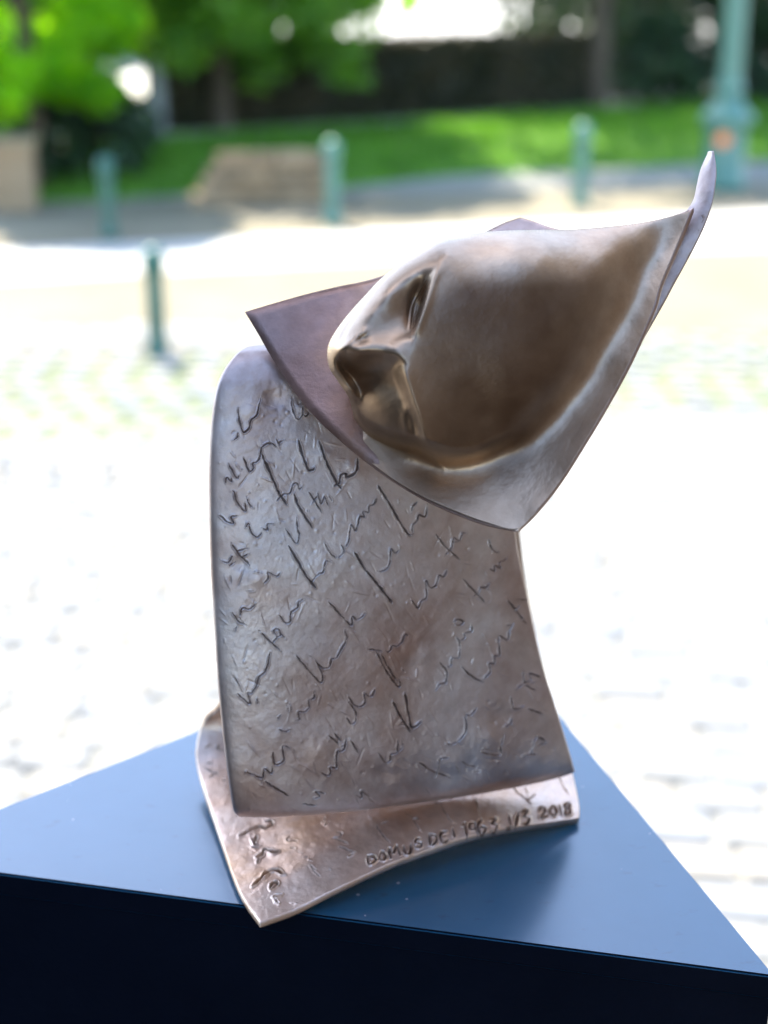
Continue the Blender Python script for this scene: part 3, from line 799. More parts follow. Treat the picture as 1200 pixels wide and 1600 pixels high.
# eye socket: dip left of the ridge with lens-shaped closed eye
ey = smooth01((Y - 408) / 40) * smooth01((535 - Y) / 25)
Zf = Zf - 13 * smooth01(lft / 9) * np.exp(-(np.maximum(lft, 0) / 26) ** 2) * ey
lens = np.exp(-(((X - (651 - (Y - 480) * 0.18)) / 10) ** 2 + ((Y - 482) / 34) ** 2))
Zf = Zf - 19 * lens * smooth01(lft / 5)
for off, amp in ((11, 4.5), (5, 3.0)):           # folds of the lid
    lx = xr - off - 8 * np.exp(-((Y - 478) / 28) ** 2)
    Zf = Zf + amp * np.exp(-((X - lx) / 2.0) ** 2) * smooth01((Y - 425) / 20) * smooth01((525 - Y) / 20)
# proud rounded ridge of lid, cheek and mouth fold
Zf = Zf + 3.0 * np.exp(-(lft / 8.0) ** 2) * (smooth01((Y - 410) / 30) * smooth01((530 - Y) / 20) + smooth01((Y - 575) / 20) * smooth01((735 - Y) / 40))
# nose: crest along the lower rim, wing groove and a faint crease along the bridge
Zf = Zf + 4 * np.exp(-((Y - (yn - 9)) / 10) ** 2) * smooth01((X - 515) / 15) * smooth01((640 - X) / 25)
tt = np.clip((X - 527) / 40, 0, 1); gy = 549 - 30 * tt
Zf = Zf + 5 * np.exp(-((Y - gy) / 5.0) ** 2) * smooth01((X - 522) / 6) * smooth01((576 - X) / 8)
Zf = Zf - 8 * np.exp(-(((X - 566) / 9) ** 2 + ((Y - 530) / 6) ** 2))
Zf = Zf + 10 * np.exp(-(((X - 549) / 20) ** 2 + ((Y - 560) / 16) ** 2))
bx = np.interp(Y, [450, 480, 510, 545], [585, 563, 542, 527])
Zf = Zf - 3.0 * np.exp(-((X - bx) / 3.0) ** 2) * smooth01((Y - 455) / 15) * smooth01((548 - Y) / 10)
# soften the modelling: wax-smooth everywhere but the eyelid
keep = np.exp(-(((X - 650) / 24) ** 4 + ((Y - 478) / 48) ** 4))
Zs = Zf.copy()
for _ in range(34):
    zp = np.vstack([Zs[:1], Zs, Zs[-1:]])
    Zs = 0.5 * Zs + 0.125 * (zp[:-2] + zp[2:] + np.roll(Zs, 1, 1) + np.roll(Zs, -1, 1))
keep = np.maximum(keep, smooth01((X - 655) / 60))
Zf = Zf * keep + Zs * (1 - keep)
# below lips and chin the form drops back on to the page
yc_x = np.arange(480, 1121.0)
yc_y = np.interp(yc_x, [500, 545, 553, 566, 590, 625, 660, 690, 715, 740, 770, 800], [600, 628, 652, 672, 686, 698, 704, 717, 722, 719, 705, 690])
for _ in range(3): yc_y = np.convolve(np.pad(yc_y, 10, mode='edge'), np.ones(21) / 21, 'valid')
yc = np.interp(X, yc_x, yc_y)
wc = smooth01((Y - yc + 24) / 62.0) * smooth01((890 - X) / 200.0) * smooth01((X - 535) / 15)
Zf = Zf * (1 - wc) + (page_z(X, Y) - 52) * wc
# rounded silhouettes
wr = np.clip(oc[:, 2] / 100, 0, 1)[None, :]
RR = np.interp(oc[:, 1], [330, 400, 600, 640, 735], [26, 34, 26, 20, 13])[None, :]
k = np.clip(1 - e / RR, 0, 1)
Zf = Zf - wr * RR * 0.95 * (1 - np.sqrt(np.maximum(0, 1 - k ** 2)))
# where it runs out it flows into the page and covers it to the edge
zb = page_z(oc[:, 0], oc[:, 1])
sink = ((oc[:, 0] < 590) & (oc[:, 1] > 655)).astype(float)
for _ in range(3): sink = np.convolve(np.pad(sink, 8, mode='wrap'), np.ones(17) / 17, 'valid')
pz = page_z(X, Y) + 7.6 - 6.0 * sink[None, :] * smooth01(1 - e / 26.0)
SM = 9 + 43 * (1 - (1 - smooth01((X - 680) / 110)) * (1 - (0.3 + 0.5 * smooth01((X - 560) / 140)) * smooth01((Y - 645) / 40)))
zmax = np.maximum(Zf, pz); raise_ = 0.5 * (Zf + pz + np.sqrt((Zf - pz) ** 2 + SM ** 2)) - zmax
Zf = zmax + raise_ * (1 - sink[None, :] * smooth01(1 - (e - 6) / 70.0))
Zf += 0.5 * fbm(X / 28, Y / 28, 3) + 0.10 * fbm(X / 5, Y / 5, 2)
# wrap-under rings behind the silhouette
nu = 14
yc_full = np.vstack([yc, np.repeat(yc[-1:], nu, 0)])
e_full = np.vstack([e, np.zeros((nu, NA))]); mouth_full = np.vstack([mouth, np.zeros((nu, NA))])
rings_X, rings_Y, rings_Z = [X], [Y], [Zf]
inward = -rad
for j in range(1, nu + 1):
    f = j / nu
    sh = 46 * f ** 1.6 * wr[0]
    rings_X.append((oc[:, 0] + inward[:, 0] * sh)[None]); rings_Y.append((oc[:, 1] + inward[:, 1] * sh)[None])
    depth = 6 + np.clip(wr[0] * 2, 0, 1) * np.maximum(Zf[-1] - (zb - 45), 0)
    rings_Z.append((Zf[-1] - depth * f)[None])
X = np.vstack(rings_X); Y = np.vstack(rings_Y); Zf = np.vstack(rings_Z)
V = P(X, Y, D0 - KZ * Zf)
nring = V.shape[0]
vid = np.arange(nring * NA).reshape(nring, NA)
quads = np.stack([vid[:-1], vid[1:], np.roll(vid[1:], -1, 1), np.roll(vid[:-1], -1, 1)], -1).reshape(-1, 4)
quads = quads[:, ::-1]
me = np_mesh('face', V.reshape(-1, 3) - OFF, quads)
at_ = me.attributes.new('patina_shade', 'FLOAT', 'POINT')
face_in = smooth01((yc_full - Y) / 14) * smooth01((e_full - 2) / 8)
face_shade = 0.90 * np.exp(-(((X - 800) / 160) ** 4)) * smooth01((Y - 385) / 70) * smooth01((e_full - 34) / 60) * (face_in + (1 - face_in) * smooth01((X - 730) / 90))  # shade and dark reflections painted into cheek, nose and mouth; rim left light
face_shade = np.maximum(face_shade, 0.34 * face_in * smooth01((760 - X) / 80))
face_shade = np.maximum(face_shade, 0.55 * mouth_full * face_in * smooth01((715 - Y) / 20)) * (0.94 + 0.14 * fbm(X / 40, Y / 40, 4))
at_.data.foreach_set('value', np.clip(face_shade, 0, 1).astype(np.float32).ravel())
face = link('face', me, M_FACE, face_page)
face['label'] = 'polished bronze face with closed eye, nose and mouth turned to the left'

# ---- the page behind, showing only as a rising tip beside the face page
rows = np.array([(236, 1110, 1115), (252, 1102, 1118), (270, 1094, 1120), (290, 1090, 1118), (315, 1085, 1114), (335, 1070, 1108), (354, 1050, 1101), (375, 1030, 1091), (396, 1010, 1080), (420, 985, 1067), (445, 960, 1053), (470, 935, 1040), (500, 905, 1023), (540, 870, 1000)], float)
nr, nc = 240, 70
yy = np.linspace(236, 540, nr)
xl = np.interp(yy, rows[:, 0], rows[:, 1]); xrr = np.interp(yy, rows[:, 0], rows[:, 2])
ker = np.ones(15) / 15
sm = lambda a: np.convolve(np.pad(a, 7, mode='edge'), ker, mode='valid')
xl, xrr = sm(xl), sm(xrr)
u = np.linspace(0, 1, nc)
Xr = xl[:, None] * (1 - u) + xrr[:, None] * u
Yr = yy[:, None] + 0 * u
Zr = np.interp(yy, [236, 300, 330, 400, 500, 540], [40, 55, 56, 50, 55, 30])[:, None] - 22 * (1 - u)[None, :] ** 2
Gr = P(Xr, Yr, D0 - KZ * Zr)
q = project(Gr).reshape(-1, 2)
hr, pr = engrave(q, 'rear')
hr += 0.0003 * fbm(q[:, 0] / 20, q[:, 1] / 20, 3)
me = page_mesh('rear_page', Gr, .0022, hr.reshape(nr, nc), pr.reshape(nr, nc), flip=True, round_r=.0014)
link('rear_page', me, M_PAGE, sculpture)

# ------------------------------------------------------------------ setts of the street
M_SETT = []
for i, (c0, c1) in enumerate([((0.185, 0.182, 0.165), (0.245, 0.24, 0.22)), ((0.165, 0.168, 0.168), (0.215, 0.22, 0.22)), ((0.205, 0.188, 0.158), (0.26, 0.24, 0.202)), ((0.15, 0.15, 0.141), (0.195, 0.194, 0.184))]):
    M_SETT.append(simple('sett_stone_%d' % i, [(0.3, c0), (0.7, c1)], 8, 0.7, 0.3, 40))
street = bpy.data.objects['street']


def sett_mesh(k, w, d, h=0.05):
    bm = bmesh.new()
    bmesh.ops.create_cube(bm, size=1)
    for v in bm.verts:
        v.co.x *= w * (1 + random.uniform(-.05, .05)); v.co.y *= d * (1 + random.uniform(-.05, .05)); v.co.z = (v.co.z) * h
    top = [e_ for e_ in bm.edges if all(v.co.z > 0 for v in e_.verts)]
    bmesh.ops.bevel(bm, geom=top, offset=0.02, segments=1, affect='EDGES')
    me = bm_mesh('sett_%d' % k, bm)
    me.materials.append(M_SETT[k % 4])
    return me


sett_meshes = [sett_mesh(k, 0.255, 0.165) for k in range(12)]
spots = []
ca, sa_ = math.cos(R(-7)), math.sin(R(-7))
for row in range(-2, 44):
    yv = 2.6 + row * 0.185
    shift = random.uniform(0, 0.27)
    for c_ in range(-18, 19):
        xv = c_ * 0.275 + shift + random.uniform(-.01, .01)
        x, y = xv * ca - yv * sa_ - 0.5, xv * sa_ + yv * ca
        pj = project(np.array([x, y, 0.02]))
        if y < 2.2 or y > 10.6 or not (-120 < pj[0] < 1320): continue
        spots.append((x, y, pj))
# behind the sculpture and plinth the photograph shows nothing of them
def hidden(p):
    x, y = p
    if y > 1480: return True
    if 350 < x < 800 and 560 < y < 1260: return True
    if 560 < x < 940 and 420 < y < 700: return True
    if y > 1262 - 0.394 * x + 14 and y > 1105 + 1.2 * (x - 865) + 14: return True
    return False


vis = [sp for sp in spots if not hidden(sp[2])]
vis.sort(key=lambda a: a[1])
for i, (x, y, pj) in enumerate(vis[:300]):
    o = bpy.data.objects.new('sett', random.choice(sett_meshes))
    col.objects.link(o); o.parent = street
    mossy = 540 - 45 * pj[0] / 1200 < pj[1] < 692 - 50 * pj[0] / 1200
    if mossy: o.scale = (.82, .68, 1)
    o.location = (x, y, (0.0 if mossy else 0.004) + random.uniform(-.006, .006)); o.rotation_euler = (random.uniform(-.02, .02), random.uniform(-.02, .02), R(-7) + random.uniform(-.03, .03) + random.choice([0, math.pi]))
rest = vis[300:] + [sp for sp in spots if hidden(sp[2]) and sp[2][1] < 1480]
bm = bmesh.new()
for (x, y, pj) in rest:
    tmp = random.choice(sett_meshes)
    n0 = len(bm.verts); f0 = len(bm.faces)
    bm.from_mesh(tmp); bm.verts.ensure_lookup_table(); bm.faces.ensure_lookup_table()
    mossy = 540 - 45 * pj[0] / 1200 < pj[1] < 692 - 50 * pj[0] / 1200
    mtx = Matrix.Translation((x, y, 0.004 + random.uniform(-.006, .006))) @ Matrix.Rotation(R(-7), 4, 'Z') @ Matrix.Diagonal(((.82, .68, 1, 1) if mossy else (1, 1, 1, 1)))
    bmesh.ops.transform(bm, matrix=mtx, verts=bm.verts[n0:])
    mi = random.randrange(4)
    for f in bm.faces[f0:]: f.material_index = mi
me = bm_mesh('setts_far', bm)
me.materials.clear()
for m_ in M_SETT: me.materials.append(m_)
tag(link('setts', me, None, street), kind='stuff')

# ------------------------------------------------------------------ lathe helper
def lathe(name, prof, seg=28, smooth=True):
    prof = np.array(prof, float); n = len(prof)
    a = np.linspace(0, 2 * np.pi, seg, endpoint=False)
    V = np.stack([prof[:, 0, None] * np.cos(a), prof[:, 0, None] * np.sin(a), np.repeat(prof[:, 1, None], seg, 1)], -1).reshape(-1, 3)
    vid = np.arange(n * seg).reshape(n, seg)
    Q = np.stack([vid[:-1], np.roll(vid[:-1], -1, 1), np.roll(vid[1:], -1, 1), vid[1:]], -1).reshape(-1, 4)
    me = np_mesh(name, V, Q, smooth=smooth)
    return me


def gpaint(name, c0, c1):
    return simple(name, [(0.3, c0), (0.7, c1)], 5, 0.38, 0.1, 30, spec=0.5)


M_GREEN_D = gpaint('dark_green_paint', (0.012, 0.075, 0.052), (0.022, 0.105, 0.075))
M_GREEN_L = gpaint('pale_green_paint', (0.055, 0.145, 0.105), (0.09, 0.20, 0.15))
M_IRON = simple('iron_collar', [(0.3, (0.04, 0.05, 0.05)), (0.7, (0.07, 0.08, 0.08))], 5, 0.5)

BOLL_SHAFT = [(0.0, 0.0), (0.105, 0.0), (0.105, 0.05), (0.088, 0.07), (0.078, 0.12), (0.074, 0.56), (0.072, 0.585)]
BOLL_CAP = [(0.076, 0.60), (0.092, 0.61), (0.097, 0.64), (0.095, 0.70), (0.082, 0.745), (0.05, 0.772), (0.0, 0.78)]
BOLL_RING = [(0.072, 0.585), (0.086, 0.588), (0.088, 0.600), (0.076, 0.606)]


def bollard(px, base_y, m, label, scale=1.0):
    p = PZ(px, base_y, 0.008)
    root = empty('bollard', (float(p[0]), float(p[1]), 0.008))
    root.scale = (.86 * scale, .86 * scale, scale)
    tag(root, label, 'bollard', 'green bollards along the street')
    link('shaft', lathe('bollard_shaft', BOLL_SHAFT), m, root)
    link('ring', lathe('bollard_ring', BOLL_RING), m, root)
    link('cap', lathe('bollard_cap', BOLL_CAP), m, root)
    return root


bollard(247, 556, M_GREEN_D, 'dark green bollard at far left, nearest to the sculpture', 0.93)
bollard(172, 372, M_GREEN_D, 'dull green bollard behind the nearest one, in front of the grass', 0.95)
bollard(520, 352, M_GREEN_L, 'green bollard in front of the right end of the low stone wall', 1.04)
bollard(906, 322, M_GREEN_L, 'pale green bollard right of centre, in front of the lawn', 1.08)

# ------------------------------------------------------------------ lamp post
lp = PZ(1128, 296, 0.008)
lamp = empty('street_lamp', (float(lp[0]), float(lp[1]), 0.008))
tag(lamp, 'pale green cast iron lamp post with ringed pedestal at the right edge', 'lamp post')
link('pedestal', lathe('lamp_pedestal', [(0, 0), (0.25, 0), (0.25, 0.10), (0.225, 0.13), (0.215, 0.62), (0.215, 0.68)], 32), M_GREEN_L, lamp)
link('collar', lathe('lamp_collar', [(0.215, 0.68), (0.27, 0.70), (0.285, 0.75), (0.27, 0.81), (0.22, 0.84), (0.18, 0.90), (0.13, 0.96), (0.115, 1.0)], 32), M_GREEN_L, lamp)
link('neck_ring', lathe('lamp_neck', [(0.112, 0.995), (0.15, 1.02), (0.155, 1.06), (0.15, 1.10), (0.128, 1.14), (0.125, 1.18)], 32), M_GREEN_L, lamp)
link('pole', lathe('lamp_pole', [(0.124, 1.175), (0.12, 1.6), (0.108, 2.6), (0.085, 3.9), (0.085, 3.95)], 24), M_GREEN_L, lamp)
lan = link('lantern', lathe('lantern_frame', [(0.085, 3.95), (0.12, 3.98), (0.12, 4.02), (0.2, 4.5), (0.22, 4.52), (0.1, 4.7), (0.0, 4.78)], 6, False), M_GREEN_L, lamp)
M_ORANGE = simple('orange_sticker', [(0.3, (0.75, 0.20, 0.05)), (0.7, (0.85, 0.27, 0.08))], 5, 0.6)
bm = bmesh.new(); bmesh.ops.create_cone(bm, cap_ends=True, segments=24, radius1=0.075, radius2=0.075, depth=0.012)
st = link('round_sticker', bm_mesh('round_sticker', bm), M_ORANGE, lamp)
aa = math.atan2(-1, -0.35)
st.location = (0.222 * math.cos(aa), 0.222 * math.sin(aa), 0.555)
st.rotation_euler = (0, R(90), aa)

# ------------------------------------------------------------------ grass bank, low wall, hedge, trees
def bank():
    foot = [gxy(-900, 300), gxy(-200, 318), gxy(90, 316), gxy(300, 306), gxy(520, 296), gxy(700, 276), gxy(900, 268), gxy(1100, 258), gxy(1400, 245), gxy(2100, 230)]
    top = [gxy(-900, 215, .34), gxy(-200, 222, .34), gxy(90, 224, .34), gxy(300, 214, .34), gxy(520, 197, .34), gxy(700, 186, .34), gxy(900, 172, .34), gxy(1100, 158, .34), gxy(1400, 140, .34), gxy(2100, 120, .34)]
    n, m_ = 160, 20
    A = catmull(np.array(foot), n); B = catmull(np.array(top), n)
    v = np.linspace(0, 1, m_)
    XYb = A[:, None] * (1 - v)[None, :, None] + B[:, None] * v[None, :, None]
    z = 0.34 * (1 - (1 - v) ** 1.8)[None, :] + 0.02 * vnoise(XYb[..., 0] * 1.2, XYb[..., 1] * 1.2)
    z[:, 0] = -0.03
    V = np.concatenate([XYb, z[..., None]], -1)
    vid = np.arange(n * m_).reshape(n, m_)
    Q = np.stack([vid[:-1, :-1], vid[1:, :-1], vid[1:, 1:], vid[:-1, 1:]], -1).reshape(-1, 4)
    o = link('grass_bank', np_mesh('grass_bank', V, Q), M_GRASS); tag(o, kind='structure')
    # blades
    k = 26000
    ii = rng.integers(0, n - 1, k); vv = rng.random(k) ** 0.8
    f_ = rng.random(k)
    jj = np.minimum((vv * (m_ - 1)).astype(int), m_ - 2); fv = vv * (m_ - 1) - jj
    p = (V[ii, jj] * (1 - f_)[:, None] + V[ii + 1, jj] * f_[:, None]) * (1 - fv)[:, None] + (V[ii, jj + 1] * (1 - f_)[:, None] + V[ii + 1, jj + 1] * f_[:, None]) * fv[:, None]
    sel = (np.abs(p[:, 0]) < 9); p = p[sel]; k = len(p)
    an = rng.random(k) * 6.28; w = 0.012; hgt = rng.uniform(.05, .12, k)
    dx = np.stack([np.cos(an), np.sin(an), 0 * an], -1) * w
    lean = np.stack([rng.normal(0, .03, k), rng.normal(0, .03, k), hgt], -1)
    VV = np.stack([p - dx, p + dx, p + lean], 1).reshape(-1, 3)
    o = link('lawn_grass', np_mesh('lawn_grass', VV, None, np.arange(3 * k).reshape(-1, 3), False), M_BLADE)
    tag(o, 'short green grass growing on the bank below the hedge', 'grass', kind='stuff')
    # plateau behind the bank
    pl = [tuple(B[0])] + [tuple(b) for b in B[::4]] + [tuple(B[-1]), (300, 500), (-300, 500)]
    bmm = bmesh.new(); bmm.faces.new([bmm.verts.new((x, y, 0.335)) for x, y in pl])
    oo = link('upper_square', bm_mesh('upper_square', bmm), M_PLAZA); tag(oo, kind='structure')


def leaf_mat(name, c0, c1, trans):
    m, t, N, L, b = mat(name)
    g = N.new('ShaderNodeNewGeometry')
    oi = noise(N, L, 1.7, 3, 0.5)
    tc = N.new('ShaderNodeTexCoord'); L.new(tc.outputs['Object'], oi.inputs['Vector'])
    r = ramp(N, [(0.35, c0), (0.65, c1)]); L.new(oi.outputs['Fac'], r.inputs[0])
    L.new(r.outputs[0], b.inputs['Base Color']); b.inputs['Roughness'].default_value = 0.55
    tr = N.new('ShaderNodeBsdfTranslucent')
    mx = N.new('ShaderNodeMix'); mx.data_type = 'RGBA'; mx.blend_type = 'MULTIPLY'; mx.inputs['Factor'].default_value = 1
    L.new(r.outputs[0], mx.inputs['A']); mx.inputs['B'].default_value = (3.0, 2.7, 0.4, 1); L.new(mx.outputs['Result'], tr.inputs['Color'])
    ms = N.new('ShaderNodeMixShader'); ms.inputs[0].default_value = trans
    L.new(b.outputs[0], ms.inputs[1]); L.new(tr.outputs[0], ms.inputs[2])
    L.new(ms.outputs[0], N['Material Output'].inputs['Surface'])
    return m


M_BLADE = leaf_mat('grass_blade', (0.05, 0.15, 0.006), (0.10, 0.25, 0.012), 0.35)
M_LEAF_B = leaf_mat('bright_leaf', (0.10, 0.23, 0.014), (0.18, 0.33, 0.03), 0.78)
M_LEAF_M = leaf_mat('mid_leaf', (0.05, 0.14, 0.02), (0.12, 0.24, 0.03), 0.5)
M_LEAF_D = leaf_mat('dark_leaf', (0.010, 0.030, 0.012), (0.025, 0.06, 0.018), 0.15)
M_HEDGE = leaf_mat('hedge_leaf', (0.022, 0.024, 0.008), (0.055, 0.042, 0.018), 0.12)
M_BARK = simple('bark', [(0.3, (0.045, 0.032, 0.022)), (0.7, (0.11, 0.08, 0.055))], 6, 0.9, 0.6, 25)
bank()


def leaves(centres, radii, per, size):
    """leaf quads scattered round clump centres"""
    out = []
    for c, r in zip(centres, radii):
        d = rng.normal(size=(per, 3)); d /= np.linalg.norm(d, axis=1, keepdims=True)
        p = c + d * (r * rng.random(per) ** 0.4)[:, None] * np.array([1, 1, .75])
        a = rng.normal(size=(per, 3)); a[:, 2] *= 0.5; a /= np.linalg.norm(a, axis=1, keepdims=True)
        b = np.cross(a, rng.normal(size=(per, 3))); b /= np.linalg.norm(b, axis=1, keepdims=True)
        sz = size * rng.uniform(.6, 1.3, per)[:, None]
        out.append(np.stack([p - a * sz, p - b * sz * .45, p + a * sz, p + b * sz * .45], 1))
    V = np.concatenate(out).reshape(-1, 3)
    return V, np.arange(len(V)).reshape(-1, 4)


def tube(pts, radii, seg=8):
    V, Q = [], []
    pts = [Vector(p) for p in pts]
    for i, p in enumerate(pts):
        d = (pts[min(i + 1, len(pts) - 1)] - pts[max(i - 1, 0)]).normalized()
        a = d.orthogonal().normalized(); b = d.cross(a)
        for k in range(seg):
            an = 2 * math.pi * k / seg
            V.append(p + (a * math.cos(an) + b * math.sin(an)) * radii[i])
    for i in range(len(pts) - 1):
        for k in range(seg):
            Q.append((i * seg + k, i * seg + (k + 1) % seg, (i + 1) * seg + (k + 1) % seg, (i + 1) * seg + k))
    return [tuple(v) for v in V], Q


def tree(x, y, z0, height, spread, low, leaf_m, label, nclump=120, per=70, size=0.10, trunk_r=0.16, group=None, name='tree'):
    root = empty(name, (x, y, z0))
    tag(root, label, 'tree', group)
    V, Q = [], []

    def add(pts, rr):
        v, q_ = tube(pts, rr); n0 = len(V); V.extend(v); Q.extend([tuple(i + n0 for i in f) for f in q_])
    hx, hy = random.uniform(-.3, .3), random.uniform(-.3, .3)
    add([(0, 0, -0.1), (hx * .3, hy * .3, height * .25), (hx, hy, height * .55), (hx * 1.4, hy * 1.4, height * .85)], [trunk_r * 1.25, trunk_r, trunk_r * .65, trunk_r * .25])
    cs, rs = [], []
    for i in range(nclump):
        th = random.uniform(0, 6.28); zz = low + (height - low) * random.random() ** 0.9
        f = (zz - low) / (height - low)
        rr = spread * math.sqrt(max(0.05, 1 - (2 * f - 0.8) ** 2 * 0.6)) * random.uniform(.35, 1.0)
        cs.append((hx + rr * math.cos(th), hy + rr * math.sin(th), zz)); rs.append(random.uniform(.25, .55) * spread / 2.2)
    for i in range(0, nclump, max(1, nclump // 14)):
        c = cs[i]; zb_ = max(height * .15, c[2] - random.uniform(.3, 1.0))
        add([(hx * zb_ / height, hy * zb_ / height, zb_), ((hx + c[0]) * .5, (hy + c[1]) * .5, (zb_ + c[2]) * .5 + .15), c], [trunk_r * .45, trunk_r * .28, trunk_r * .08])
    link('trunk', np_mesh('tree_trunk', V, Q), M_BARK, root)
    lv, lq = leaves(np.array(cs), rs, per, size)
    link('crown', np_mesh('tree_crown', lv, lq, smooth=False), leaf_m, root)
    return root


def at(px, py, z): 
    p = PZ(px, py, z); return float(p[0]), float(p[1])


x, y = at(60, 268, .25)
tree(x, y, 0.2, 4.8, 1.35, 0.80, M_LEAF_B, 'bright green leafy tree at the upper left, branches hanging low beside the stone pier', 230, 90, .085, .10)
x, y = at(330, 215, .34)
tree(x, y + 1.0, 0.3, 6.0, 2.2, .75, M_LEAF_M, 'darker green tree standing behind the left end of the hedge', 300, 90, .10, .14)
x, y = at(-60, 205, .34)
tree(x, y + 3.5, 0.3, 5.5, 2.4, .9, M_LEAF_B, 'sunlit yellow green tree cut by the left edge of the photo', 260, 80, .11, .15)
x, y = at(470, 120, .34)
tree(x, y + 8, 0.3, 5.0, 2.4, .7, M_LEAF_B, 'small bright tree far beyond the hedge, above its left part', 90, 60, .13, .15)
x, y = at(1000, 150, .34)
tree(x + .6, y + 3.5, 0.3, 11.5, 3.4, .6, M_LEAF_D, 'dark dense tree beyond the right end of the hedge', 190, 80, .14, .25)
x, y = at(1210, 150, .34)
tree(x + .8, y + 2.0, 0.3, 12.5, 3.6, .7, M_LEAF_D, 'tall dark tree behind the lamp post at the right edge', 190, 80, .14, .25)

x, y = at(934, 170, .34)
tree(x, y + .2, 0.3, 8.5, 3.4, 3.0, M_LEAF_M, 'tree whose brown trunk stands at the right end of the hedge', 200, 80, .11, .13)
for px_, dy_, hh_, lab_ in ((40, 11, 5.0, 'deep green tree in the far background behind the leftmost trees'), (250, 12, 5.5, 'deep green tree in the far background above the grey post'), (1110, 9, 6.0, 'shadowy tree in the far background between the two dark trees at right')):
    x, y = at(px_, 170, .34)
    tree(x, y + dy_, 0.3, hh_, 2.7, .4, M_LEAF_D if px_ > 900 else M_LEAF_M, lab_, 170, 70, .15, .18)

def shrub(px_, py_, zb_, h_, sp_, m_, label, n=70):
    x_, y_ = at(px_, py_, zb_)
    root = empty('shrub', (x_, y_, zb_ - .05)); tag(root, label, 'shrub', 'shrubs around the lawn')
    cs = []
    for i in range(n):
        th = random.uniform(0, 6.28); zz_ = h_ * random.uniform(.1, .95); rr_ = sp_ * math.sqrt(max(.08, 1 - (zz_ / h_) ** 2)) * random.uniform(.2, 1)
        cs.append((rr_ * math.cos(th), rr_ * math.sin(th), zz_))
    V, Q = [], []
    for c in cs[::5]:
        v, q_ = tube([(0, 0, 0), (c[0] * .4, c[1] * .4, c[2] * .6), c], [.03, .02, .006], 5); n0 = len(V); V.extend(v); Q.extend([tuple(i + n0 for i in f) for f in q_])
    link('stems', np_mesh('shrub_stems', V, Q), M_BARK, root)
    lv, lq = leaves(np.array(cs), [.16 * sp_ / .8] * n, 60, .06)
    link('foliage', np_mesh('shrub_foliage', lv, lq, smooth=False), m_, root)


shrub(70, 285, .1, 1.05, .55, M_LEAF_D, 'dark shrub at the foot of the tree beside the stone pier')
shrub(165, 262, .2, .95, .7, M_LEAF_D, 'dark shrub between the tree trunk and the grey post')
shrub(-20, 232, .3, 1.5, 1.0, M_LEAF_M, 'green shrub behind the stone pier at the left edge', 110)
shrub(1010, 158, .34, 1.3, 1.1, M_LEAF_D, 'dark shrub on the lawn left of the lamp post', 110)
shrub(1180, 150, .34, 1.4, 1.1, M_LEAF_D, 'dark shrub on the lawn right of the lamp post', 110)

# hedge: clipped block with leaves all over it
def hedge():
    a = np.array(at(262, 206, .34)); b = np.array(at(922, 168, .34))
    a_, b_ = Vector(a), Vector(b); dv = (b_ - a_); ln = dv.length; rz = math.atan2(dv.y, dv.x)
    root = empty('hedge', (a_.x, a_.y, 0.335), rz)
    tag(root, 'long clipped dark brownish hedge along the top of the lawn', 'hedge')
    hgt, dep = 1.0, 0.9
    link('hedge_core', boxmesh('hedge_core', 0.05, ln - .05, .06, dep, 0, hgt - .06), simple('hedge_shade', [(0.3, (0.012, 0.014, 0.006)), (0.7, (0.03, 0.026, 0.012))], 3, 0.9), root)
    n = 16000
    which = rng.random(n)
    p = np.stack([rng.random(n) * ln, np.where(which < .6, rng.normal(0.03, .03, n), rng.random(n) * dep), np.where(which < .6, rng.random(n) * hgt, hgt + rng.normal(-.03, .03, n))], -1)
    e_ = which > .93; p[e_, 0] = ln + rng.normal(-.03, .03, e_.sum()); p[e_, 2] = rng.random(e_.sum()) * hgt
    A_ = rng.normal(size=(n, 3)); A_ /= np.linalg.norm(A_, axis=1, keepdims=True)
    B_ = np.cross(A_, rng.normal(size=(n, 3))); B_ /= np.linalg.norm(B_, axis=1, keepdims=True)
    sz = rng.uniform(.03, .055, n)[:, None]
    V = np.stack([p - A_ * sz, p - B_ * sz * .5, p + A_ * sz, p + B_ * sz * .5], 1).reshape(-1, 3)
    link('foliage', np_mesh('hedge_foliage', V, np.arange(4 * n).reshape(-1, 4), smooth=False), M_HEDGE, root)


hedge()

# low sandstone wall in front of the bank, built of blocks
M_STONE = [simple('sandstone_%d' % i, [(0.3, c0), (0.7, c1)], 6, 0.85, 0.5, 25) for i, (c0, c1) in enumerate([((0.22, 0.14, 0.07), (0.31, 0.21, 0.115)), ((0.27, 0.18, 0.095), (0.36, 0.255, 0.15)), ((0.19, 0.13, 0.07), (0.27, 0.19, 0.11))])]


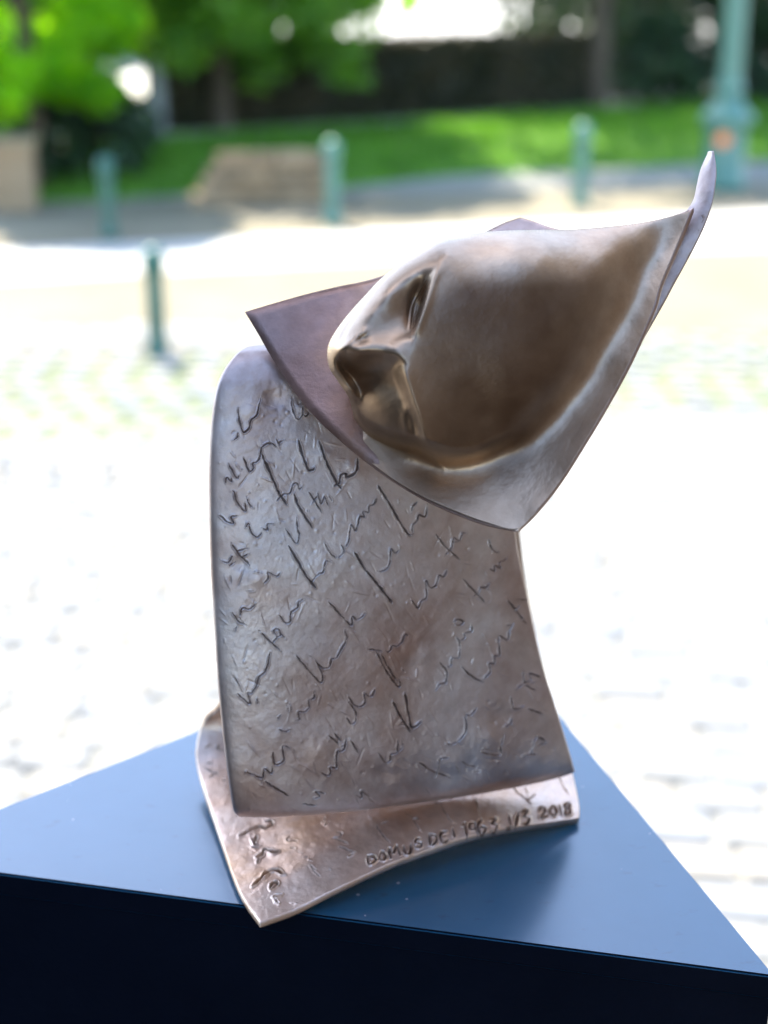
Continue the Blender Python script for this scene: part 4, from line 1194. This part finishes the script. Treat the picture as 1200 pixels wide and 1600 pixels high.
def block(name, w, d, h, m, parent, loc):
    bm = bmesh.new(); bmesh.ops.create_cube(bm, size=1)
    for v in bm.verts:
        v.co = Vector((v.co.x * w, v.co.y * d, v.co.z * h)) + Vector([random.uniform(-.006, .006) for _ in range(3)])
    bmesh.ops.bevel(bm, geom=bm.edges[:], offset=.012, segments=1, affect='EDGES')
    o = link(name, bm_mesh(name, bm), m, parent); o.location = loc
    return o


def low_wall():
    a = Vector(at(298, 326, 0)); b = Vector(at(524, 322, 0)); dv = b - a; ln = dv.length
    root = empty('low_stone_wall', (a.x, a.y, 0.0), math.atan2(dv.y, dv.x))
    tag(root, 'low sandstone block wall with a sloping left end below the grass', 'wall')
    zrow = 0.0; h = 0.135
    for r_ in range(4):
        x0 = 0.0 + 0.085 * r_ + (0.02 if r_ % 2 else 0)
        while x0 < ln - .05:
            w = min(random.uniform(.22, .42), ln - x0)
            if w < .08: break
            block('stone', w - .012, .34 + random.uniform(-.02, .02), h - .01, random.choice(M_STONE), root, (x0 + w / 2, .18, zrow + h / 2))
            x0 += w
        zrow += h
    block('core', ln - .45, .24, .52, M_STONE[2], root, (ln / 2 + .15, .19, .262))


low_wall()

# beige stone pier cut by the left edge
px_, py_ = at(8, 333, 0)
pier = empty('stone_pier', (px_, py_, 0), 0.1)
tag(pier, 'beige stone pier cut off by the left edge of the photo', 'pier')
zz = 0
for i in range(3):
    block('stone', .62, .45, .205, M_PALE_B if False else M_STONE[1], pier, (-.02, .25, zz + .105)); zz += .21
block('cap_stone', .70, .53, .07, M_STONE[1], pier, (-.02, .25, zz + .038))

# slim grey post on the lawn under the tree
px_, py_ = at(251, 232, .2)
post = empty('grey_post', (px_, py_, 0.15))
tag(post, 'slim grey metal post standing on the grass below the tree', 'post')
M_POST = simple('grey_metal', [(0.3, (0.24, 0.24, 0.26)), (0.7, (0.32, 0.32, 0.34))], 5, 0.5)
link('shaft', boxmesh('post_shaft', -.075, .075, -.05, .05, 0, 1.06, .008), M_POST, post)
link('cap', boxmesh('post_cap', -.088, .088, -.06, .06, 1.061, 1.09, .006), M_POST, post)
